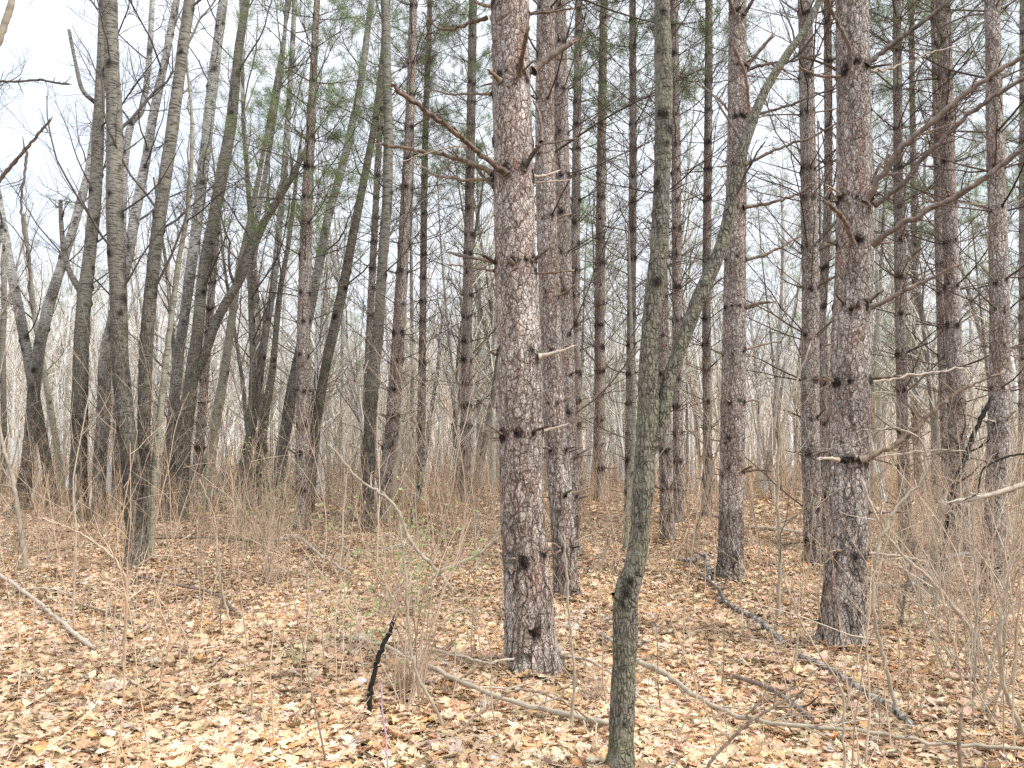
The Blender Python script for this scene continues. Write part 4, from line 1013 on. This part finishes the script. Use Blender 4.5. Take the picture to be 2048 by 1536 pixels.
o = t.build('brush', M['redbrush']); tag(o, 'low thicket of fine reddish brown stems covering the forest floor behind', 'brush', kind='stuff')
# distant thicket, tall fine stems
t = Tubes(); n = 5200
Yb = np.sqrt(rng.uniform(19 ** 2, 48 ** 2, n)); Xb = rng.uniform(-.76, .76, n) * Yb
dens = vnoise(np.stack([Xb * .22, Yb * .22, Xb * 0], -1), 44); k_ = dens > -.02; Xb = Xb[k_]; Yb = Yb[k_]; n = len(Xb)
st = np.stack([Xb, Yb, ground_h(Xb, Yb) - .02], 1)
P, R = grow(st, np.stack([rng.normal(0, .12, n), rng.normal(0, .12, n), np.ones(n)], 1), rng.uniform(1.0, 5.5, n), rng.uniform(.006, .024, n), 7, .06, .01, .3)
t.add(P, R, 3); P2, R2 = spawn(P, R, 6, .2, (.4, 1.2), (.2, .5), .5, 4, .14, .03, .5, rmin=.004); t.add(P2, R2, 3)
o = t.build('thicket', M['hazetwig']); tag(o, 'pale hazed dense thicket of bare stems filling the wood behind the pines', 'thicket', kind='stuff')

# ------------------------------------------------------------------ background trees
def bg_proto(kind):
    h = rng.uniform(8, 15); r = rng.uniform(.05, .11)
    lean = .16 if kind == 'bare' else .03
    T = Tubes(); P, R = grow(np.array([[0, 0, -.15]]), np.array([[rng.normal(0, lean), rng.normal(0, lean * .5), 1]]), h, r, 16, .022 if kind != 'pine' else .006, .005, .22); T.add(P, R, 10)
    tm = T.mesh('trunk', M['hazetrunk'])
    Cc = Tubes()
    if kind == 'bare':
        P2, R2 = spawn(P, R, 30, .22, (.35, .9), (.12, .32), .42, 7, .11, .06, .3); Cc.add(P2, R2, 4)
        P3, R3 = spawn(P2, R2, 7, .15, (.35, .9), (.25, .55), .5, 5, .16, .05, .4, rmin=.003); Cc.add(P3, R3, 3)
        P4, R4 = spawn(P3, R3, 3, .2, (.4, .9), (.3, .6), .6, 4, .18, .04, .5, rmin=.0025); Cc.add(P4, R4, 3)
        return tm, Cc.mesh('crown_branches', M['hazetwig']), None
    P2, R2 = spawn(P, R, 46, .2, (.9, 1.4), (.06, .16), .22, 6, .08, .05, .3, rmin=.006); Cc.add(P2, R2, 3)
    P3, R3 = spawn(P2, R2, 5, .2, (.4, .9), (.25, .5), .5, 4, .12, .05, .5, rmin=.003); Cc.add(P3, R3, 3)
    z0 = h * (.5 if kind == 'pine' else .22); s = P3[:, -1, 2] > z0 + rng.uniform(-1, 1, len(P3)); E = P3[s]
    V, F, tt = tufts(E[:, -1], E[:, -1] - E[:, -2], 20, .17, .005, .8)
    fm = mk_mesh('foliage', V, F, M['softneedle'], {'tint': tt}, smooth=False)
    return tm, Cc.mesh('branches', M['hazetwig']), fm
bare = [bg_proto('bare') for _ in range(9)]; pines = [bg_proto('pine') for _ in range(4)]; wpines = [bg_proto('white') for _ in range(3)]
def place_bg(pr, x, y, s, name, label, cat, group, z=0):
    r = empty(name, (x, y, float(ground_h(x, y))), label, cat, group); r.rotation_euler.z = rng.uniform(0, 6.28); r.scale = (s, s, s)
    link('trunk', pr[0], r); link('crown_branches', pr[1], r)  # on pines this part is their side branches, dead ones included
    if pr[2] is not None: link('foliage', pr[2], r)
for i, (x, y) in enumerate(scatter_pts(230, 19, 50)):
    place_bg(bare[i % 9], x, y, rng.uniform(.65, 1.15), 'bare_tree', 'pale hazed bare tree with a thin trunk standing in the wood behind the pines', 'tree', 'bare trees in the background wood')
for i, (x, y) in enumerate(scatter_pts(26, 19, 40, lambda x, y: .15 + .85 * (x / y > -.12))):
    place_bg(pines[i % 4], x, y, rng.uniform(.9, 1.2), 'background_pine', 'slim background pine with green needles near its top', 'pine tree', 'slim pines in the background wood')
for i, (px, Y, s) in enumerate([(560, 25, .95), (680, 30, 1.), (705, 40, .8), (1240, 30, .8), (1190, 24, .85), (1560, 27, .8), (1760, 22, .9), (1830, 27, 1.), (1110, 34, .8), (985, 23, 1.0), (820, 40, .7), (90, 36, .6)]):
    p = at(px, 900, Y); place_bg(wpines[i % 3], p[0], Y, s, 'white_pine', 'soft green young pine with fine drooping needles deep in the wood', 'pine tree', 'soft green young pines deep in the wood')

for i, (x, y) in enumerate(scatter_pts(12, 17, 23, lambda x, y: 1. * (x / y < -.15))):
    place_bg(bare[i % 9], x, y, rng.uniform(.55, .8), 'bare_tree', 'slight bare tree with fine spreading twigs among the leaning grey trees on the left', 'tree', 'slight bare trees among the leaning grey trees')

# far-off wood: reads as one mass
t = Tubes(); n = 1500
Yb = rng.uniform(50, 100, n); Xb = rng.uniform(-.8, .8, n) * Yb; st = np.stack([Xb, Yb, ground_h(Xb, Yb) - .1], 1)
hh = rng.uniform(7, 12, n) * np.where(Xb < -.35 * Yb, 1.25, 1)
P, R = grow(st, np.stack([rng.normal(0, .06, n), rng.normal(0, .06, n), np.ones(n)], 1), hh, rng.uniform(.04, .11, n), 7, .025, .01, .2)
t.add(P, R, 4); P2, R2 = spawn(P, R, 13, .25, (.3, .8), (.15, .35), .45, 5, .12, .06, .3, rmin=.01); t.add(P2, R2, 3)
P3, R3 = spawn(P2, R2, 3, .2, (.35, .8), (.3, .55), .6, 3, .12, .05, .5, rmin=.008); t.add(P3, R3, 3)
o = t.build('far_wood', M['hazewood']); tag(o, 'far-off wood of countless pale hazed bare trees', 'wood', kind='stuff')

make_ground()
# ------------------------------------------------------------------ leaf litter
def leaf_template(rows, lobed):
    if rows >= 13:      # five pointed lobes a side, deep sinuses
        tt = np.array([0, .12, .24, .33, .43, .51, .60, .67, .75, .81, .88, .94, 1.0])
        wd = np.array([.012, .03, .19, .14, .30, .19, .36, .20, .30, .18, .19, .10, .012])
        fw = np.array([0, 0, .04, -.01, .07, -.01, .09, -.01, .09, -.01, .07, 0, 0])
    elif lobed:
        tt = np.array([0, .2, .35, .5, .66, .82, 1.0]); wd = np.array([.015, .14, .30, .14, .38, .12, .02]); fw = np.array([0, 0, .05, 0, .08, 0, 0])
    else:
        tt = np.array([0, .5, 1.]); wd = np.array([.05, .34, .04]); fw = tt * 0
    rows = len(tt)
    X = np.stack([-wd, 0 * wd, wd], 1); Yy = np.stack([tt + fw, tt, tt + fw], 1) - .5
    idx = np.arange(rows * 3).reshape(rows, 3)
    F = np.stack([idx[:-1, :-1], idx[:-1, 1:], idx[1:, 1:], idx[1:, :-1]], -1).reshape(-1, 4)
    return X.ravel(), Yy.ravel(), F
pal = np.array([(.78, .56, .36), (.82, .63, .43), (.72, .49, .30), (.62, .39, .22), (.68, .37, .16), (.70, .57, .46), (.44, .28, .16), (.27, .17, .11), (.82, .68, .46), (.56, .36, .21)])
pw = np.array([.22, .16, .17, .10, .05, .08, .07, .05, .05, .05])
def litter(name, X, Y, size, rows, lobed, tilt, label, zspread):
    n = len(X); lx, ly, F = leaf_template(rows, lobed); m = len(lx)
    sz = size[:, None]; c1 = rng.normal(0, .55, (n, 1)); c2 = rng.normal(.25, .5, (n, 1)); tw = rng.normal(0, .4, (n, 1))
    asp = rng.uniform(.7, 1.3, (n, 1))
    lobv = np.repeat(rng.uniform(.5, 1.4, (n, m // 3, 1)), 3, 2).reshape(n, m)
    x = lx[None] * lobv * sz * asp; y = ly[None] * sz
    z = (c1 * ly[None] ** 2 + c2 * lx[None] ** 2 * 1.5 + tw * lx[None] * ly[None]) * sz
    if lobed: z = z + rng.normal(0, .022, (n, m)) * sz
    a = rng.uniform(0, 2 * pi, (n, 1)); rx = rng.normal(0, tilt, (n, 1)); ry = rng.normal(0, tilt, (n, 1))
    y1 = y * np.cos(rx) - z * np.sin(rx); z1 = y * np.sin(rx) + z * np.cos(rx)
    x2 = x * np.cos(ry) + z1 * np.sin(ry); z2 = -x * np.sin(ry) + z1 * np.cos(ry)
    x3 = x2 * np.cos(a) - y1 * np.sin(a); y3 = x2 * np.sin(a) + y1 * np.cos(a)
    gh = ground_h(X, Y) + mound(X, Y); z0 = gh + rng.uniform(0, 1, n) ** 1.3 * zspread + .004
    zb = z2.min(1); z0 = np.maximum(z0, gh - zb * .6)
    V = np.stack([X[:, None] + x3, Y[:, None] + y3, z0[:, None] + z2], -1).reshape(-1, 3)
    FF = (F[None] + (np.arange(n) * m)[:, None, None]).reshape(-1, 4)
    ci = rng.choice(len(pal), n, p=pw / pw.sum()); c = pal[ci] * rng.uniform(.75, 1.12, (n, 1)) * (1 + rng.normal(0, .05, (n, 3)))
    patch = .90 + .20 * vnoise(np.stack([X * .9, Y * .9, X * 0], -1), 31) + .10 * vnoise(np.stack([X * 3.1, Y * 3.1, X * 0], -1), 33); c = np.clip(c * patch[:, None], 0, 1)
    C = np.repeat(c, m, 0); rim = np.tile(np.where(np.abs(lx) > .1, .88, 1.05), n)[:, None]
    me = mk_mesh(name, V, FF, M['leaf'], {'col': C * rim}, smooth=lobed)
    tag(link(name, me), label, 'leaf litter', kind='stuff')
def samp(n, y0, y1, w=.74):
    Y = np.sqrt(rng.uniform(y0 * y0, y1 * y1, n)); return rng.uniform(-w, w, n) * Y, Y
X, Y = samp(42000, 2.2, 7.0); litter('oak_leaf_litter', X, Y, rng.gamma(8, .0098, len(X)).clip(.03, .17), 13, True, .2, 'dry tan and orange oak leaves covering the near ground', .03)
X, Y = samp(70000, 7.0, 15.0); litter('leaf_litter', X, Y, rng.uniform(.04, .11, len(X)), 7, True, .24, 'dry brown leaves covering the ground between the pines', .03)
X, Y = samp(26000, 2.2, 11.0); litter('crumbled_leaf_litter', X, Y, rng.uniform(.025, .085, len(X)), 3, False, .3, 'small torn and crumbled brown leaf pieces among the oak leaves', .035)
X, Y = samp(60000, 15.0, 42.0); litter('distant_leaf_litter', X, Y, rng.uniform(.09, .2, len(X)), 3, False, .22, 'dry leaves covering the ground further back in the wood', .04)
# needles and small twigs among the leaves
X, Y = samp(130000, 2.3, 10.5); n = len(X); z = ground_h(X, Y) + rng.uniform(.006, .05, n) + mound(X, Y)
a = rng.uniform(0, 2 * pi, n); l = rng.uniform(.04, .11, n)
d = np.stack([np.cos(a), np.sin(a), rng.normal(0, .25, n)], 1); s = np.stack([-np.sin(a), np.cos(a), 0 * a], 1) * rng.uniform(.0008, .0016, n)[:, None]
p = np.stack([X, Y, z], 1); V = np.stack([p - s, p + s, p + d * l[:, None]], 1).reshape(-1, 3)
tag(link('needle_litter', mk_mesh('needle_litter', V, np.arange(3 * n).reshape(n, 3), M['oldneedle'], {'tint': np.repeat(rng.uniform(0, 1, n), 3)}, False)), 'fallen brown pine needles scattered over the leaves', 'needle litter', kind='stuff')
X, Y = samp(5200, 2.4, 16); n = len(X); a = rng.uniform(0, 2 * pi, n)
P, R = grow(np.stack([X, Y, ground_h(X, Y) + rng.uniform(.01, .05, n)], 1), np.stack([np.cos(a), np.sin(a), rng.normal(0, .12, n)], 1), rng.gamma(2.2, .12, n) + .06, rng.uniform(.0012, .0042, n), 6, .12, -.012, .4)
t = Tubes(); t.add(P, R, 4); P2, R2 = spawn(P, R, 1, .2, (.4, 1.), (.25, .5), .6, 4, .14, 0, .5); t.add(P2, R2, 3)
tag(t.build('fallen_twigs', M['brush']), 'small fallen twigs strewn over the leaf litter', 'twigs', kind='stuff')

# ------------------------------------------------------------------ camera, light, world
sc = bpy.context.scene
cam = bpy.data.cameras.new('camera'); co = bpy.data.objects.new('camera', cam); col.objects.link(co)
co.location = (0, 0, CAMZ); co.rotation_euler = (pi / 2 + PITCH, 0, 0)
cam.sensor_width = 36; cam.lens = FPX / 2048 * 36; cam.clip_start = .05; cam.clip_end = 4000
sc.camera = co
SUN_EL, SUN_AZ = radians(46), radians(112)     # azimuth clockwise from +Y: right and slightly behind the camera
sun = bpy.data.lights.new('sun', 'SUN'); so = bpy.data.objects.new('sun', sun); col.objects.link(so)
sun.energy = 4.5; sun.angle = radians(16); sun.color = (1, .96, .90)
so.rotation_euler = (pi / 2 - SUN_EL, 0, -SUN_AZ + pi)
w = bpy.data.worlds.new('World'); sc.world = w; w.use_nodes = True; nt = w.node_tree; nt.nodes.clear(); N = NB(nt)
out = N.n('OutputWorld'); bg = N.n('Background'); bg.inputs[1].default_value = .15; N.L(bg.outputs[0], out.inputs[0])
sky = N.n('TexSky', sky_type='NISHITA'); sky.sun_disc = False; sky.sun_elevation = SUN_EL; sky.sun_rotation = SUN_AZ; sky.dust_density = 2.5; sky.air_density = 1.0
tc = N.n('TexCoord'); cl = N.noise(N.vmul(tc.outputs['Generated'], (1, 1, 2.6)), 2.1, 6, .55)[0]
sep = N.n('SeparateXYZ'); N.L(tc.outputs['Generated'], sep.inputs[0])
left = N.math('MULTIPLY', N.math('ADD', sep.outputs[0], .10), -.35)      # thinner cloud toward the left
cov = N.ramp(N.math('SUBTRACT', cl, N.math('MAXIMUM', left, 0)), [(.32, .78), (.48, .98)])
grad = N.ramp(sep.outputs[2], [(0., .41), (.5, .49), (.75, 1.05), (1., 1.25)])   # overcast dome, brightest overhead
c = N.mix(cov, N.mix(1., sky.outputs[0], (1.9, 1.75, 1.6), 'MULTIPLY'), N.mix(1., grad, (17.0, 18.1, 19.6), 'MULTIPLY')); N.L(c, bg.inputs[0])
sc.view_settings.view_transform = 'Standard'; sc.view_settings.look = 'None'; sc.view_settings.exposure = 0
sc.render.engine = 'CYCLES'
sc.cycles.max_bounces = 5; sc.cycles.diffuse_bounces = 3; sc.cycles.transmission_bounces = 3
sc.cycles.use_denoising = False
